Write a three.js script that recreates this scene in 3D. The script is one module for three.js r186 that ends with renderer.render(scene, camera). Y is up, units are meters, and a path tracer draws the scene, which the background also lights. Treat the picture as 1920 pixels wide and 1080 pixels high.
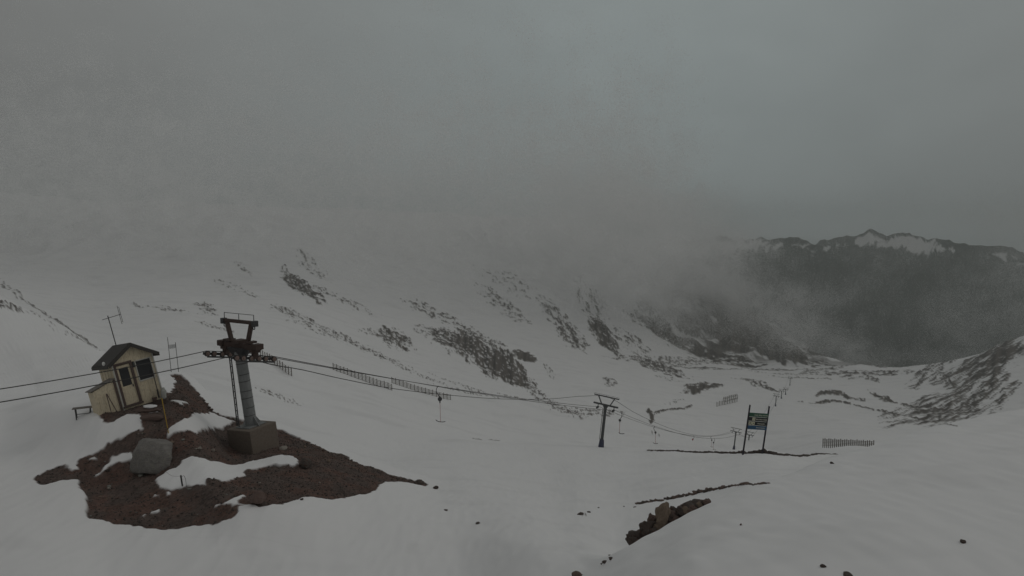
import * as THREE from 'three';
import { mergeGeometries, mergeVertices } from 'three/addons/utils/BufferGeometryUtils.js';
import { RoundedBoxGeometry } from 'three/addons/geometries/RoundedBoxGeometry.js';
import { createNoise2D, createNoise3D } from 'simplex-noise';

// ------------------------------------------------------------------ camera, sky, sun, haze, exposure
const EYE = 300, PITCH = THREE.MathUtils.degToRad(4.8), FOCAL = 1100;
const scene = new THREE.Scene();
const camera = new THREE.PerspectiveCamera(2 * Math.atan(540 / FOCAL) * 180 / Math.PI, 16 / 9, 0.3, 20000);
camera.position.set(0, EYE, 0);
camera.rotation.x = -PITCH;
const renderer = new THREE.WebGLRenderer({ antialias: true });
renderer.toneMapping = THREE.LinearToneMapping;
renderer.toneMappingExposure = 0.298;
renderer.shadowMap.enabled = true;

function rng(seed) { let s = seed >>> 0; return () => { s = (s + 0x6d2b79f5) >>> 0; let t = Math.imul(s ^ (s >>> 15), 1 | s); t = (t + Math.imul(t ^ (t >>> 7), 61 | t)) ^ t; return ((t ^ (t >>> 14)) >>> 0) / 4294967296; }; }
const n2 = createNoise2D(rng(11)), n2b = createNoise2D(rng(23)), n3 = createNoise3D(rng(37));
const sstep = (a, b, x) => { const t = Math.min(1, Math.max(0, (x - a) / (b - a))); return t * t * (3 - 2 * t); };
const fbm2 = (x, y, o = 4) => { let v = 0, a = 0.5, t = 0; for (let i = 0; i < o; i++) { v += a * n2(x, y); t += a; a *= 0.5; x = x * 2.03 + 17.1; y = y * 2.03 - 9.7; } return v / t; };
const fbm3 = (x, y, z, o = 4) => { let v = 0, a = 0.5, t = 0; for (let i = 0; i < o; i++) { v += a * n3(x, y, z); t += a; a *= 0.5; x = x * 2.03 + 7.1; y = y * 2.03 - 3.7; z = z * 2.03 + 1.3; } return v / t; };

{ // dusk overcast: a broad glow where the low sun stands behind the cloud, thinner light away from it, faint cloud mottling
  const W = 1024, Hh = 512, data = new Float32Array(W * Hh * 4);
  const glow = new THREE.Vector3(Math.sin(0.22) * Math.cos(0.2), Math.sin(0.2), -Math.cos(0.22) * Math.cos(0.2));
  for (let r = 0; r < Hh; r++) for (let c = 0; c < W; c++) {
    const up = ((r + 0.5) / Hh - 0.5) * Math.PI, ro = ((c + 0.5) / W - 0.5) * 2 * Math.PI;
    const x = Math.cos(ro) * Math.cos(up), y = Math.sin(up), z = Math.sin(ro) * Math.cos(up);
    if (up < 0) { const i = (r * W + c) * 4; data[i] = 0.60; data[i + 1] = 0.65; data[i + 2] = 0.64; data[i + 3] = 1; continue; }
    const ang = Math.acos(Math.min(1, x * glow.x + y * glow.y + z * glow.z));
    const g = Math.exp(-(ang * ang) / (2 * 0.5 * 0.5));
    const m = 1 + 0.07 * fbm3(x * 2.2, y * 3.5, z * 2.2, 4) + 0.025 * fbm3(x * 8, y * 14, z * 8, 3);
    const L = (0.53 * (1 + 0.8 * y ** 1.5) + 0.24 * g) * m, i = (r * W + c) * 4;
    data[i] = L * (0.975 - 0.075 * g); data[i + 1] = L * (0.978 + 0.035 * g); data[i + 2] = L * (0.955 + 0.055 * g); data[i + 3] = 1;
  }
  const sky = new THREE.DataTexture(data, W, Hh, THREE.RGBAFormat, THREE.FloatType);
  sky.mapping = THREE.EquirectangularReflectionMapping; sky.magFilter = THREE.LinearFilter; sky.needsUpdate = true;
  scene.background = sky; scene.environment = sky;
}
const sun = new THREE.DirectionalLight(new THREE.Color(1, 0.95, 0.88), 0.8);
sun.position.set(280, EYE + 170, -140); sun.target.position.set(0, EYE - 10, -40);
sun.castShadow = true; sun.shadow.radius = 60; sun.shadow.mapSize.set(2048, 2048);
Object.assign(sun.shadow.camera, { left: -150, right: 150, top: 150, bottom: -150, near: 1, far: 800 });
scene.add(sun, sun.target);
scene.fog = new THREE.FogExp2(new THREE.Color(0.93, 1.0, 0.985), 0.00037);

// ------------------------------------------------------------------ helpers
const taken = new Map();
function numbered(n) { const k = taken.get(n) ?? 0; taken.set(n, k + 1); return k ? n + '_' + String(k).padStart(3, '0') : n; }
function tag(o, label, category, group, kind) { if (label) o.userData.label = label; if (category) o.userData.category = category; if (group) o.userData.group = group; if (kind) o.userData.kind = kind; return o; }
function lit(o) { o.traverse((c) => { if (c.isMesh) { c.castShadow = true; c.receiveShadow = true; } }); return o; }
function thing(name, label, category, group) { const g = new THREE.Group(); g.name = numbered(name); tag(g, label, category, group); scene.add(g); return g; }
function part(name, geo, m, parent) { const o = new THREE.Mesh(Array.isArray(geo) ? mergeGeometries(geo.map(plain)) : geo, m); o.name = name; o.castShadow = o.receiveShadow = true; parent.add(o); return o; }
function plain(g) { const h = g.index ? g.toNonIndexed() : g; for (const k of Object.keys(h.attributes)) if (!['position', 'normal', 'uv'].includes(k)) h.deleteAttribute(k); return h; }
const V = (x, y, z) => new THREE.Vector3(x, y, z);
function bx(w, h, d, x = 0, y = 0, z = 0, r = 0.012) { const g = new RoundedBoxGeometry(w, h, d, 1, Math.min(r, w * 0.3, h * 0.3, d * 0.3)); g.translate(x, y, z); return g; }
function bar(a, b, w, d = w, round = false) { // a beam between two points
  const dir = b.clone().sub(a), L = dir.length();
  const g = round ? new THREE.CylinderGeometry(w / 2, d / 2, L, 10) : new THREE.BoxGeometry(w, L, d);
  g.applyMatrix4(new THREE.Matrix4().compose(a.clone().add(b).multiplyScalar(0.5), new THREE.Quaternion().setFromUnitVectors(V(0, 1, 0), dir.normalize()), V(1, 1, 1)));
  return g;
}
function tube(pts, r, seg = 40, rad = 6) { return new THREE.TubeGeometry(new THREE.CatmullRomCurve3(pts, false, 'centripetal'), seg, r, rad); }
function dataTex(size, fn, repeat = 1) {
  const d = new Uint8Array(size * size * 4);
  for (let y = 0; y < size; y++) for (let x = 0; x < size; x++) { const c = fn(x / size, y / size), i = (y * size + x) * 4; d[i] = c[0] * 255; d[i + 1] = c[1] * 255; d[i + 2] = c[2] * 255; d[i + 3] = 255; }
  const t = new THREE.DataTexture(d, size, size); t.wrapS = t.wrapT = THREE.RepeatWrapping; t.magFilter = THREE.LinearFilter; t.repeat.set(repeat, repeat); t.needsUpdate = true; return t;
}
const wear = dataTex(256, (u, v) => { const a = 0.5 + 0.5 * fbm2(u * 9, v * 9, 5), b = 0.5 + 0.5 * fbm2(u * 40 + 5, v * 14, 3), k = 0.62 + 0.28 * a + 0.1 * b; return [k, k, k]; });
const rusty = dataTex(256, (u, v) => { const a = sstep(0.1, 0.45, fbm2(u * 12, v * 12, 5)), k = 0.75 + 0.25 * fbm2(u * 30, v * 30, 3); return [k * (0.85 + 0.15 * a), k * (0.85 - 0.25 * a), k * (0.85 - 0.38 * a)]; });
function mat(r, g, b, o = {}) { const m = new THREE.MeshStandardMaterial({ roughness: 0.85, ...o }); m.color.setRGB(r, g, b); return m; }

// A pixel of the photograph and a distance ahead give a place in the world (used to read off where things stand).
const CP = Math.cos(PITCH), SP = Math.sin(PITCH);
const ray = (px, py) => { const xc = (px - 960) / FOCAL, yc = -(py - 540) / FOCAL; return [xc, yc * CP - SP, -(CP + yc * SP)]; };
const at = (px, py, d) => { const [x, y, z] = ray(px, py); return V(x / -z * d, EYE + y / -z * d, -d); };

// ------------------------------------------------------------------ terrain: lofted through lines surveyed from the photograph
// each column: azimuth as the pixel column, then 13 stations [pixel row, metres ahead]
const COLS = [
  [-250, [1080, 20], [920, 26], [780, 36], [720, 44], [640, 62], [430, 130], [520, 170], [520, 280], [505, 400], [485, 540], [455, 720], [340, 1050], [400, 1500]],
  [0, [1080, 20], [920, 26], [780, 37], [740, 44], [690, 60], [538, 115], [600, 150], [570, 270], [540, 390], [510, 540], [478, 720], [365, 1050], [420, 1500]],
  [120, [1080, 20.5], [905, 27], [775, 33], [742, 40], [708, 52], [610, 98], [650, 130], [610, 225], [570, 355], [527, 520], [484, 700], [372, 1050], [420, 1500]],
  [200, [1080, 21], [900, 28], [770, 31.5], [745, 36], [720, 45], [656, 82], [690, 110], [640, 200], [590, 335], [540, 500], [488, 690], [380, 1050], [430, 1500]],
  [330, [1080, 21], [880, 28.5], [760, 33], [702, 42], [730, 55], [715, 75], [700, 95], [650, 170], [590, 325], [540, 490], [490, 680], [385, 1050], [430, 1500]],
  [450, [1080, 21.5], [930, 26], [840, 35], [785, 38.5], [800, 52], [760, 72], [720, 100], [660, 170], [600, 315], [545, 480], [490, 680], [388, 1050], [430, 1500]],
  [560, [1080, 22], [950, 26], [880, 31], [815, 40], [830, 54], [785, 75], [735, 110], [670, 190], [610, 330], [550, 490], [495, 690], [394, 1080], [430, 1550]],
  [700, [1080, 22.5], [960, 28], [915, 31], [868, 38], [878, 50], [820, 78], [760, 120], [700, 220], [640, 365], [565, 570], [500, 800], [400, 1150], [430, 1650]],
  [850, [1080, 23], [1000, 27], [935, 34], [905, 42], [862, 60], [824, 90], [803, 125], [745, 220], [670, 400], [590, 630], [500, 920], [406, 1280], [430, 1800]],
  [1000, [1080, 19], [1035, 21.5], [985, 27], [930, 40], [872, 65], [830, 92], [836, 130], [770, 230], [690, 430], [610, 690], [510, 1010], [412, 1420], [440, 2000]],
  [1090, [1080, 17], [1062, 18.5], [1045, 20], [1000, 27], [920, 45], [836, 90], [845, 130], [782, 245], [697, 450], [632, 700], [535, 1050], [425, 1500], [450, 2050]],
  [1180, [1080, 13], [1052, 14.5], [1028, 16], [1040, 23], [930, 42], [841, 84], [852, 130], [790, 255], [712, 450], [655, 700], [570, 1050], [455, 1520], [470, 2100]],
  [1240, [1080, 11.2], [1036, 13.6], [995, 16.2], [1010, 23.5], [918, 42], [844, 76], [857, 128], [795, 262], [725, 430], [675, 680], [612, 1000], [485, 1520], [510, 2100]],
  [1310, [1080, 10], [1010, 13], [958, 16.6], [975, 24], [905, 42], [846, 68], [862, 125], [802, 272], [742, 410], [690, 650], [648, 930], [525, 1450], [560, 2000]],
  [1345, [1080, 9.9], [998, 13.1], [941, 17], [962, 24], [900, 41], [847, 65], [862, 122], [815, 260], [750, 400], [694, 640], [655, 920], [550, 1420], [590, 1950]],
  [1450, [1080, 9.5], [970, 13.5], [902, 18], [925, 25], [880, 40], [848, 58], [864, 110], [844, 225], [765, 365], [705, 600], [668, 900], [618, 1300], [660, 1700]],
  [1600, [1080, 9.2], [940, 14], [851, 21], [870, 30], [862, 50], [850, 78], [837, 132], [820, 220], [780, 340], [715, 560], [685, 760], [720, 1000], [760, 1400]],
  [1750, [1080, 9], [930, 14], [807, 22], [830, 32], [850, 60], [850, 95], [845, 150], [825, 230], [788, 320], [728, 480], [688, 640], [705, 850], [760, 1300]],
  [1840, [1080, 9], [925, 14], [788, 22.5], [815, 32], [840, 60], [842, 95], [838, 150], [815, 230], [775, 325], [718, 430], [662, 560], [695, 800], [760, 1300]],
  [1920, [1080, 9], [920, 14], [771, 23], [800, 33], [830, 60], [835, 95], [830, 150], [805, 230], [762, 330], [702, 420], [630, 540], [680, 780], [760, 1300]],
  [2250, [1080, 9], [900, 14], [700, 25], [730, 36], [770, 60], [780, 95], [770, 150], [740, 230], [690, 330], [620, 420], [540, 540], [600, 780], [720, 1300]],
];
const NS = 14, colA = [], colR = [], colE = []; // azimuth, log distance and height of each station
for (const [px, ...st] of COLS) {
  const u = (px - 960) / FOCAL / 0.9748, a = Math.atan(u), R = [Math.log(4)], E = [-5.2];
  for (const [py, d] of st) { const r = ray(px, py); R.push(Math.log(d / Math.cos(a))); E.push(r[1] / -r[2] * d); }
  colA.push(a); colR.push(R); colE.push(E);
}
{ // round the back of the camera: the same hillside, plain
  const R = [4, 10, 16, 24, 34, 50, 80, 120, 200, 320, 480, 680, 950, 1500].map(Math.log);
  for (const [deg, k, h] of [[80, 1, -8], [130, 1, 2], [180, 1, 4], [230, 1, 0], [280, 1, -14]]) {
    colA.push(deg * Math.PI / 180); colR.push(R); colE.push(R.map((r, i) => -5.2 + (h + 5.2) * Math.min(1, i / 6) * k));
  }
  const n = colA.length; // close the ring
  colA.push(colA[0] + 2 * Math.PI); colR.push(colR[0]); colE.push(colE[0]);
  colA.unshift(colA[n - 1] - 2 * Math.PI); colR.unshift(colR[n - 1]); colE.unshift(colE[n - 1]);
}
function slopes(x, y) { const n = x.length, d = [], m = new Array(n); for (let i = 0; i < n - 1; i++) d.push((y[i + 1] - y[i]) / (x[i + 1] - x[i])); m[0] = d[0]; m[n - 1] = d[n - 2]; for (let i = 1; i < n - 1; i++) { if (d[i - 1] * d[i] <= 0) m[i] = 0; else { const w1 = 2 * (x[i + 1] - x[i]) + x[i] - x[i - 1], w2 = x[i + 1] - x[i] + 2 * (x[i] - x[i - 1]); m[i] = (w1 + w2) / (w1 / d[i - 1] + w2 / d[i]); } } return m; }
function herm(x0, x1, y0, y1, m0, m1, x) { const h = x1 - x0, t = (x - x0) / h, t2 = t * t, t3 = t2 * t; return (2 * t3 - 3 * t2 + 1) * y0 + (t3 - 2 * t2 + t) * h * m0 + (3 * t2 - 2 * t3) * y1 + (t3 - t2) * h * m1; }
const sR = [], sE = [];
for (let k = 0; k < NS; k++) { sR.push(slopes(colA, colR.map((c) => c[k]))); sE.push(slopes(colA, colE.map((c) => c[k]))); }
const SIDX = Array.from({ length: NS }, (_, i) => i);
function profile(a) { // stations at azimuth a
  while (a < colA[0]) a += 2 * Math.PI; while (a > colA[colA.length - 1]) a -= 2 * Math.PI;
  let j = 0; while (j < colA.length - 2 && colA[j + 1] < a) j++;
  const R = [], E = [];
  for (let k = 0; k < NS; k++) { R.push(herm(colA[j], colA[j + 1], colR[j][k], colR[j + 1][k], sR[k][j], sR[k][j + 1], a)); E.push(herm(colA[j], colA[j + 1], colE[j][k], colE[j + 1][k], sE[k][j], sE[k][j + 1], a)); }
  return { R, E, mR: slopes(SIDX, R), mE: slopes(SIDX, E) };
}
function onProfile(p, s) { const k = Math.min(NS - 2, Math.floor(s)); return [Math.exp(herm(k, k + 1, p.R[k], p.R[k + 1], p.mR[k], p.mR[k + 1], s)), herm(k, k + 1, p.E[k], p.E[k + 1], p.mE[k], p.mE[k + 1], s)]; }
function baseHeight(X, Z) { const a = Math.atan2(X, -Z), r = Math.hypot(X, Z), p = profile(a); let lo = 0, hi = NS - 1; for (let i = 0; i < 32; i++) { const m = (lo + hi) / 2; if (onProfile(p, m)[0] < r) lo = m; else hi = m; } return EYE + onProfile(p, lo)[1]; }
function hit(px, py, s0 = 0.3) { // where the line of sight through that pixel meets the ground
  const [x, y, z] = ray(px, py), a = Math.atan2(x, -z), q = y / Math.hypot(x, z), p = profile(a);
  let last = s0;
  for (let s = s0; s <= NS - 1; s += 0.01) { const [r, e] = onProfile(p, s); if (e / r >= q) { let lo = last, hi = s; for (let i = 0; i < 20; i++) { const m = (lo + hi) / 2, [rr, ee] = onProfile(p, m); if (ee / rr >= q) hi = m; else lo = m; } const [rr, ee] = onProfile(p, hi); return V(Math.sin(a) * rr, EYE + ee, -Math.cos(a) * rr); } last = s; }
  return null;
}
function roughness(X, Z) { // gentle wind-worked relief of the snow
  const r = Math.hypot(X, Z);
  return 0.045 * n2(X / 2.4, Z / 3.1) * sstep(6, 30, r) + 0.2 * n2(X / 9, Z / 12) * sstep(8, 50, r) + 0.022 * n2b(X / 0.7, Z / 1.9) + 0.7 * n2(X / 38, Z / 45) * sstep(60, 160, r) + 2.6 * fbm2(X / 120, Z / 120, 3) * sstep(220, 500, r) + 7 * fbm2(X / 260 + 5, Z / 260, 4) * sstep(500, 1000, r) + 12 * (0.5 - Math.abs(n2b(X / 80, Z / 110))) * sstep(700, 1100, r);
}

// where bare ground shows through the snow
const poly = (pts) => pts.map(([x, y]) => { const h = hit(x, y), a = Math.atan2(h.x, -h.z), r = Math.min(Math.hypot(h.x, h.z), onProfile(profile(a), 4.02)[0]); return [Math.sin(a) * r, -Math.cos(a) * r]; });
const z2 = (pts) => pts.map(([x, y]) => [40 + x / 3.692, 740 + y / 3.692]);
const DIRT = [
  poly([[63, 897], [75, 884], [105, 868], [121, 866], [135, 878], [145, 876], [146, 862], [150, 856], [168, 850], [184, 842], [203, 829], [230, 814], [257, 806], [268, 800], [266, 783], [262, 772], [240, 773], [213, 788], [192, 786], [180, 768], [210, 752], [250, 735], [300, 728], [318, 735], [328, 722], [328, 712], [318, 706], [338, 705], [353, 716], [371, 733], [385, 749], [398, 770], [420, 779], [449, 787], [480, 790], [510, 799], [530, 808], [560, 820], [577, 826], [612, 841], [652, 852], [656, 860], [690, 872], [707, 875], [730, 886], [745, 891], [765, 896], [790, 900], [803, 907], [795, 909], [775, 904], [750, 899], [722, 903], [714, 907], [705, 920], [685, 927], [650, 932], [620, 935], [590, 932], [572, 930], [554, 934], [527, 943], [487, 949], [471, 946], [444, 946], [446, 957], [433, 970], [408, 978], [368, 984], [319, 990], [300, 992], [270, 988], [230, 984], [192, 977], [167, 976], [160, 962], [163, 938], [148, 916], [146, 897], [118, 898], [91, 904], [70, 908]]),
];
const HOLES = [
  z2([[920, 590], [1000, 530], [1090, 480], [1110, 440], [1150, 430], [1300, 445], [1600, 455], [1730, 440], [1800, 420], [1870, 430], [1915, 460], [1900, 500], [1750, 490], [1570, 515], [1530, 550], [1400, 590], [1370, 570], [1300, 565], [1270, 605], [1160, 615], [1060, 640], [1030, 655], [940, 625]]),
  z2([[1020, 240], [1160, 165], [1240, 120], [1330, 120], [1400, 160], [1480, 185], [1350, 225], [1210, 260], [1020, 280]]),
  z2([[500, 555], [560, 510], [610, 450], [640, 410], [760, 380], [770, 430], [690, 470], [620, 485], [540, 550]]),
  z2([[1345, 755], [1400, 735], [1540, 690], [1530, 710], [1500, 740], [1600, 765], [1590, 775], [1480, 755]]),
  z2([[900, 810], [955, 785], [960, 805]]), z2([[820, 840], [855, 825], [850, 850]]), z2([[440, 435], [520, 415], [530, 440], [470, 445]]),
  z2([[820, 98], [930, 82], [945, 112], [900, 112]]), z2([[770, 430], [815, 465], [790, 475]]), z2([[1040, 28], [1150, 45], [1100, 60]]), z2([[1000, 655], [1040, 680], [1010, 690]]), z2([[925, 690], [965, 685], [950, 705]]),
].map((p) => poly(p));
function inside(P, x, z) { let c = false; for (let i = 0, j = P.length - 1; i < P.length; j = i++) { const [xi, zi] = P[i], [xj, zj] = P[j]; if ((zi > z) !== (zj > z) && x < (xj - xi) * (z - zi) / (zj - zi) + xi) c = !c; } return c; }
function edge(P, x, z) { let d = 1e9; for (let i = 0, j = P.length - 1; i < P.length; j = i++) { const [ax, az] = P[j], [bx_, bz] = P[i], vx = bx_ - ax, vz = bz - az, t = Math.min(1, Math.max(0, ((x - ax) * vx + (z - az) * vz) / (vx * vx + vz * vz + 1e-9))); d = Math.min(d, (x - ax - vx * t) ** 2 + (z - az - vz * t) ** 2); } d = Math.sqrt(d); return inside(P, x, z) ? d : -d; }
function dirt(X, Z) { // 1 bare earth, 0 snow
  const w = 0.13 * fbm2(X * 0.9, Z * 0.9, 2) + 0.03 * n2b(X * 2.6, Z * 2.6);
  let v = -1;
  for (const P of DIRT) v = Math.max(v, edge(P, X, Z));
  if (v < -0.5) return 0;
  for (const P of HOLES) v = Math.min(v, -edge(P, X, Z));
  return sstep(-0.05, 0.05, v + w);
}
// rock showing on the slopes: [pixel of the middle, pixel of the end of its long axis, half-width in pixels, how much of it is bare, grain]
const PATCH = [
  [1340, 565, 1490, 655, 62, 0.86, 13, 2.2], [1235, 560, 1310, 645, 42, 0.74, 11, 2.2], [1430, 625, 1545, 684, 34, 0.95, 12, 2.2], [1105, 560, 1150, 612, 24, 0.34, 8, 1.6], [965, 535, 1045, 585, 20, 0.26, 7, 1.6], [1300, 655, 1460, 682, 16, 0.8, 9, 2.5],
  [565, 537, 616, 572, 14, 0.72, 5], [540, 515, 560, 535, 10, 0.4, 5], [455, 500, 480, 520, 8, 0.28, 6], [440, 540, 500, 566, 8, 0.25, 6], [385, 578, 410, 586, 7, 0.32, 5], [560, 592, 630, 628, 8, 0.36, 5], [540, 585, 575, 602, 7, 0.35, 4], [680, 650, 780, 694, 8, 0.42, 4.5], [600, 620, 690, 660, 7, 0.3, 5],
  [740, 633, 780, 654, 20, 0.6, 6], [700, 622, 730, 628, 9, 0.35, 5], [850, 640, 905, 662, 24, 0.62, 6], [810, 622, 850, 630, 10, 0.36, 5], [905, 662, 990, 718, 33, 0.72, 6], [955, 690, 1008, 732, 25, 0.76, 6], [984, 664, 1010, 672, 10, 0.95, 9], [900, 632, 960, 650, 12, 0.45, 6], [1000, 735, 1060, 772, 9, 0.42, 4.5], [1030, 695, 1045, 712, 8, 0.35, 4],
  [780, 700, 900, 742, 12, 0.33, 4], [900, 738, 1000, 748, 8, 0.3, 4], [870, 725, 960, 752, 10, 0.36, 4], [1060, 768, 1115, 790, 8, 0.4, 4.5], [1100, 772, 1180, 776, 8, 0.4, 5], [990, 748, 1060, 764, 7, 0.38, 4],
  [1128, 625, 1165, 668, 17, 0.8, 7], [1070, 630, 1108, 660, 20, 0.55, 7], [1040, 590, 1070, 615, 16, 0.4, 9], [1180, 640, 1230, 672, 14, 0.4, 8], [1220, 600, 1290, 668, 14, 0.42, 7, 3], [1300, 600, 1420, 672, 26, 0.46, 7, 4], [1400, 640, 1510, 676, 18, 0.5, 7, 4], [1340, 560, 1460, 640, 16, 0.4, 7, 4],
  [1235, 690, 1298, 708, 13, 0.6, 5], [1320, 727, 1362, 720, 11, 0.72, 8], [1143, 718, 1160, 726, 9, 0.42, 4], [1255, 712, 1290, 720, 8, 0.3, 4], [1270, 752, 1290, 745, 6, 0.3, 4], [1420, 690, 1560, 694, 14, 0.6, 6, 3], [1500, 676, 1700, 690, 10, 0.6, 6, 3], [1330, 690, 1420, 694, 9, 0.55, 6, 2], [1620, 700, 1740, 694, 7, 0.5, 6, 2], [1280, 676, 1400, 680, 9, 0.45, 6], [1560, 690, 1640, 680, 10, 0.5, 6], [1680, 684, 1760, 690, 8, 0.42, 6], [1420, 720, 1466, 734, 7, 0.4, 5], [1400, 712, 1440, 715, 5, 0.4, 5], [1480, 700, 1600, 704, 7, 0.4, 5],
  [1655, 745, 1686, 757, 6, 0.8, 6], [1775, 712, 1800, 730, 8, 0.6, 6],
  [1800, 745, 1915, 655, 44, 0.56, 7, 4], [1840, 680, 1930, 630, 34, 0.6, 8, 4], [1850, 752, 1925, 706, 24, 0.46, 6, 4], [1760, 690, 1830, 655, 18, 0.46, 7, 3], [1880, 662, 1925, 632, 26, 0.52, 7, 3], [1800, 768, 1850, 745, 9, 0.46, 5, 2],
  [40, 556, 120, 607, 9, 0.52, 5], [10, 540, 40, 562, 9, 0.6, 5], [130, 618, 194, 656, 15, 0.56, 5], [20, 578, 52, 590, 10, 0.55, 5], [100, 598, 150, 628, 7, 0.5, 5], [385, 577, 412, 588, 12, 0.42, 5], [400, 612, 450, 624, 12, 0.4, 5], [300, 578, 370, 590, 4, 0.35, 5], [585, 500, 625, 530, 12, 0.35, 7], [640, 560, 720, 596, 8, 0.34, 6], [820, 590, 900, 622, 12, 0.4, 7], [940, 570, 1000, 610, 16, 0.4, 8], [80, 600, 130, 630, 6, 0.25, 5], [160, 640, 196, 657, 9, 0.5, 5], [530, 744, 580, 762, 6, 0.3, 4], [510, 738, 540, 748, 4, 0.4, 4],
];
const STROKE = [ // lines of bare ground: width in pixels, how much is bare, then pixels
  [4, 0.9, [1213, 770], [1222, 777], [1224, 786], [1218, 791]], [2.4, 0.7, [1226, 776], [1250, 771], [1285, 766], [1298, 761]], [2, 0.6, [1190, 806], [1220, 810], [1240, 817]], [1.8, 0.6, [885, 825], [920, 826], [945, 827]],
  [3, 0.8, [1530, 741], [1537, 735], [1560, 734], [1580, 736], [1592, 743]], [3, 0.6, [1582, 738], [1600, 744], [1623, 748]], [2.6, 0.85, [1530, 754], [1556, 751], [1580, 753], [1596, 756]], [2, 0.65, [1598, 757], [1640, 768], [1700, 783], [1760, 795], [1795, 796]], [2.6, 0.6, [1686, 757], [1730, 764], [1790, 770]], [2, 0.4, [1495, 752], [1530, 756]], [2.4, 0.55, [1392, 708], [1420, 722], [1462, 734]], [2.4, 0.5, [1440, 704], [1480, 708], [1530, 709], [1560, 708]], [3, 0.5, [1590, 709], [1620, 707], [1650, 713]],
  [2, 0.5, [1085, 966], [1100, 967]],
];
const jobs = [];
function axes(cx, cy, ex, ey, w) {
  const c = hit(cx, cy), e = hit(ex, ey); if (!c) return null;
  const L = Math.hypot(ex - cx, ey - cy), nx = -(ey - cy) / L * w, ny = (ex - cx) / L * w;
  let A = e ? V(e.x - c.x, 0, e.z - c.z) : null, far = Math.hypot(c.x, c.z);
  const unit = far / FOCAL;
  if (!A || A.length() > 7 * L * unit) { const o = hit(2 * cx - ex, 2 * cy - ey); if (o) A = V(c.x - o.x, 0, c.z - o.z); if (!A || A.length() > 9 * L * unit) A = V(c.x, 0, c.z).normalize().multiplyScalar(L * unit * 3); }
  const cands = [hit(cx + nx, cy + ny), hit(cx - nx, cy - ny)].map((h, i) => h && V((h.x - c.x) * (i ? -1 : 1), 0, (h.z - c.z) * (i ? -1 : 1))).filter((b) => b && b.length() < 9 * w * unit).sort((p, q) => p.length() - q.length());
  const B = cands[0] ?? V(c.x, 0, c.z).normalize().multiplyScalar(w * unit * 3);
  const det = A.x * B.z - A.z * B.x; if (Math.abs(det) < 1e-6) return null;
  return { c, A, B, det, L, w, reach: A.length() + B.length() };
}
for (const [cx, cy, ex, ey, w, dens, grain, stretch = 1.2] of PATCH) { const f = axes(cx, cy, ex, ey, w); if (f) jobs.push({ ...f, dens: dens * 0.9, grain, stretch, round: true, reach: f.reach * 1.25 }); }
for (const [w, dens, ...pts] of STROKE) for (let i = 0; i < pts.length - 1; i++) { const [x0, y0] = pts[i], [x1, y1] = pts[i + 1], f = axes((x0 + x1) / 2, (y0 + y1) / 2, x1, y1, w); if (f) jobs.push({ ...f, dens, grain: 4, stretch: 1, round: false }); }
function rockAt(X, Z, j) { // share of bare rock from one patch
  const dx = X - j.c.x, dz = Z - j.c.z; if (Math.abs(dx) > j.reach || Math.abs(dz) > j.reach) return 0;
  const i = (dx * j.B.z - dz * j.B.x) / j.det, k = (j.A.x * dz - j.A.z * dx) / j.det;
  const v = (j.round ? 1 - i * i - k * k : 1 - Math.max(i ** 8, k * k * 1.0)) + (j.round ? 0.55 * n2(i * 2.1 + j.c.z, k * 1.7 + j.c.x) * (1 - 0.5 * j.dens) : 0);
  if (v <= 0) return 0;
  const g = j.grain, st = j.stretch, f = 0.5 + 0.5 * (0.55 * n2(i * j.L / (g * 2.6 * st) + j.c.x, k * j.w / (g * 1.25) + j.c.z) + 0.55 * n2b(i * j.L / (g * 1.1 * st), k * j.w / (g * 0.6) + j.c.z) + 0.45 * n2(i * j.L / (g * 0.5 * st) + 40, k * j.w / (g * 0.33)));
  return sstep(-0.13, 0.13, j.dens * Math.min(1, v * 1.8) - f * 0.95 + 0.02);
}

const rowsPer = [12, 84, 100, 84, 30, 40, 30, 24, 54, 62, 70, 64, 34];
const azs = []; { const f0 = -0.80, f1 = 0.80, N = 960; for (let i = 0; i <= N; i++) azs.push(f0 + (f1 - f0) * i / N); for (let i = 1; i < 90; i++) azs.push(f1 + (2 * Math.PI - (f1 - f0)) * i / 90); azs.push(f0 + 2 * Math.PI); }
const svals = []; for (let k = 0; k < NS - 1; k++) for (let i = 0; i < rowsPer[k]; i++) svals.push(k + i / rowsPer[k]); svals.push(NS - 1);
const NA = azs.length, NR = svals.length;
const pos = new Float32Array(NA * NR * 3), col = new Float32Array(NA * NR * 3), rockM = new Float32Array(NA * NR);
for (let ia = 0; ia < NA; ia++) { const p = profile(azs[ia]), sa = Math.sin(azs[ia]), ca = -Math.cos(azs[ia]); for (let ir = 0; ir < NR; ir++) { const [r, e] = onProfile(p, svals[ir]), i = (ia * NR + ir) * 3; pos[i] = sa * r; pos[i + 1] = EYE + e; pos[i + 2] = ca * r; } }
for (const j of jobs) {
  const r = Math.hypot(j.c.x, j.c.z), a0 = Math.atan2(j.c.x, -j.c.z), da = Math.asin(Math.min(1, j.reach / r)) + 0.002;
  for (let ia = 0; ia < NA; ia++) { if (Math.abs(azs[ia] - a0) > da) continue; for (let ir = 0; ir < NR; ir++) { const n = ia * NR + ir, v = rockAt(pos[n * 3], pos[n * 3 + 2], j); if (v > rockM[n]) rockM[n] = v; } }
}
let dminx = 1e9, dmaxx = -1e9, dminz = 1e9, dmaxz = -1e9; for (const P of DIRT) for (const [x, z] of P) { dminx = Math.min(dminx, x); dmaxx = Math.max(dmaxx, x); dminz = Math.min(dminz, z); dmaxz = Math.max(dmaxz, z); }
const SNOW = [0.80, 0.80, 0.805];
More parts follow.
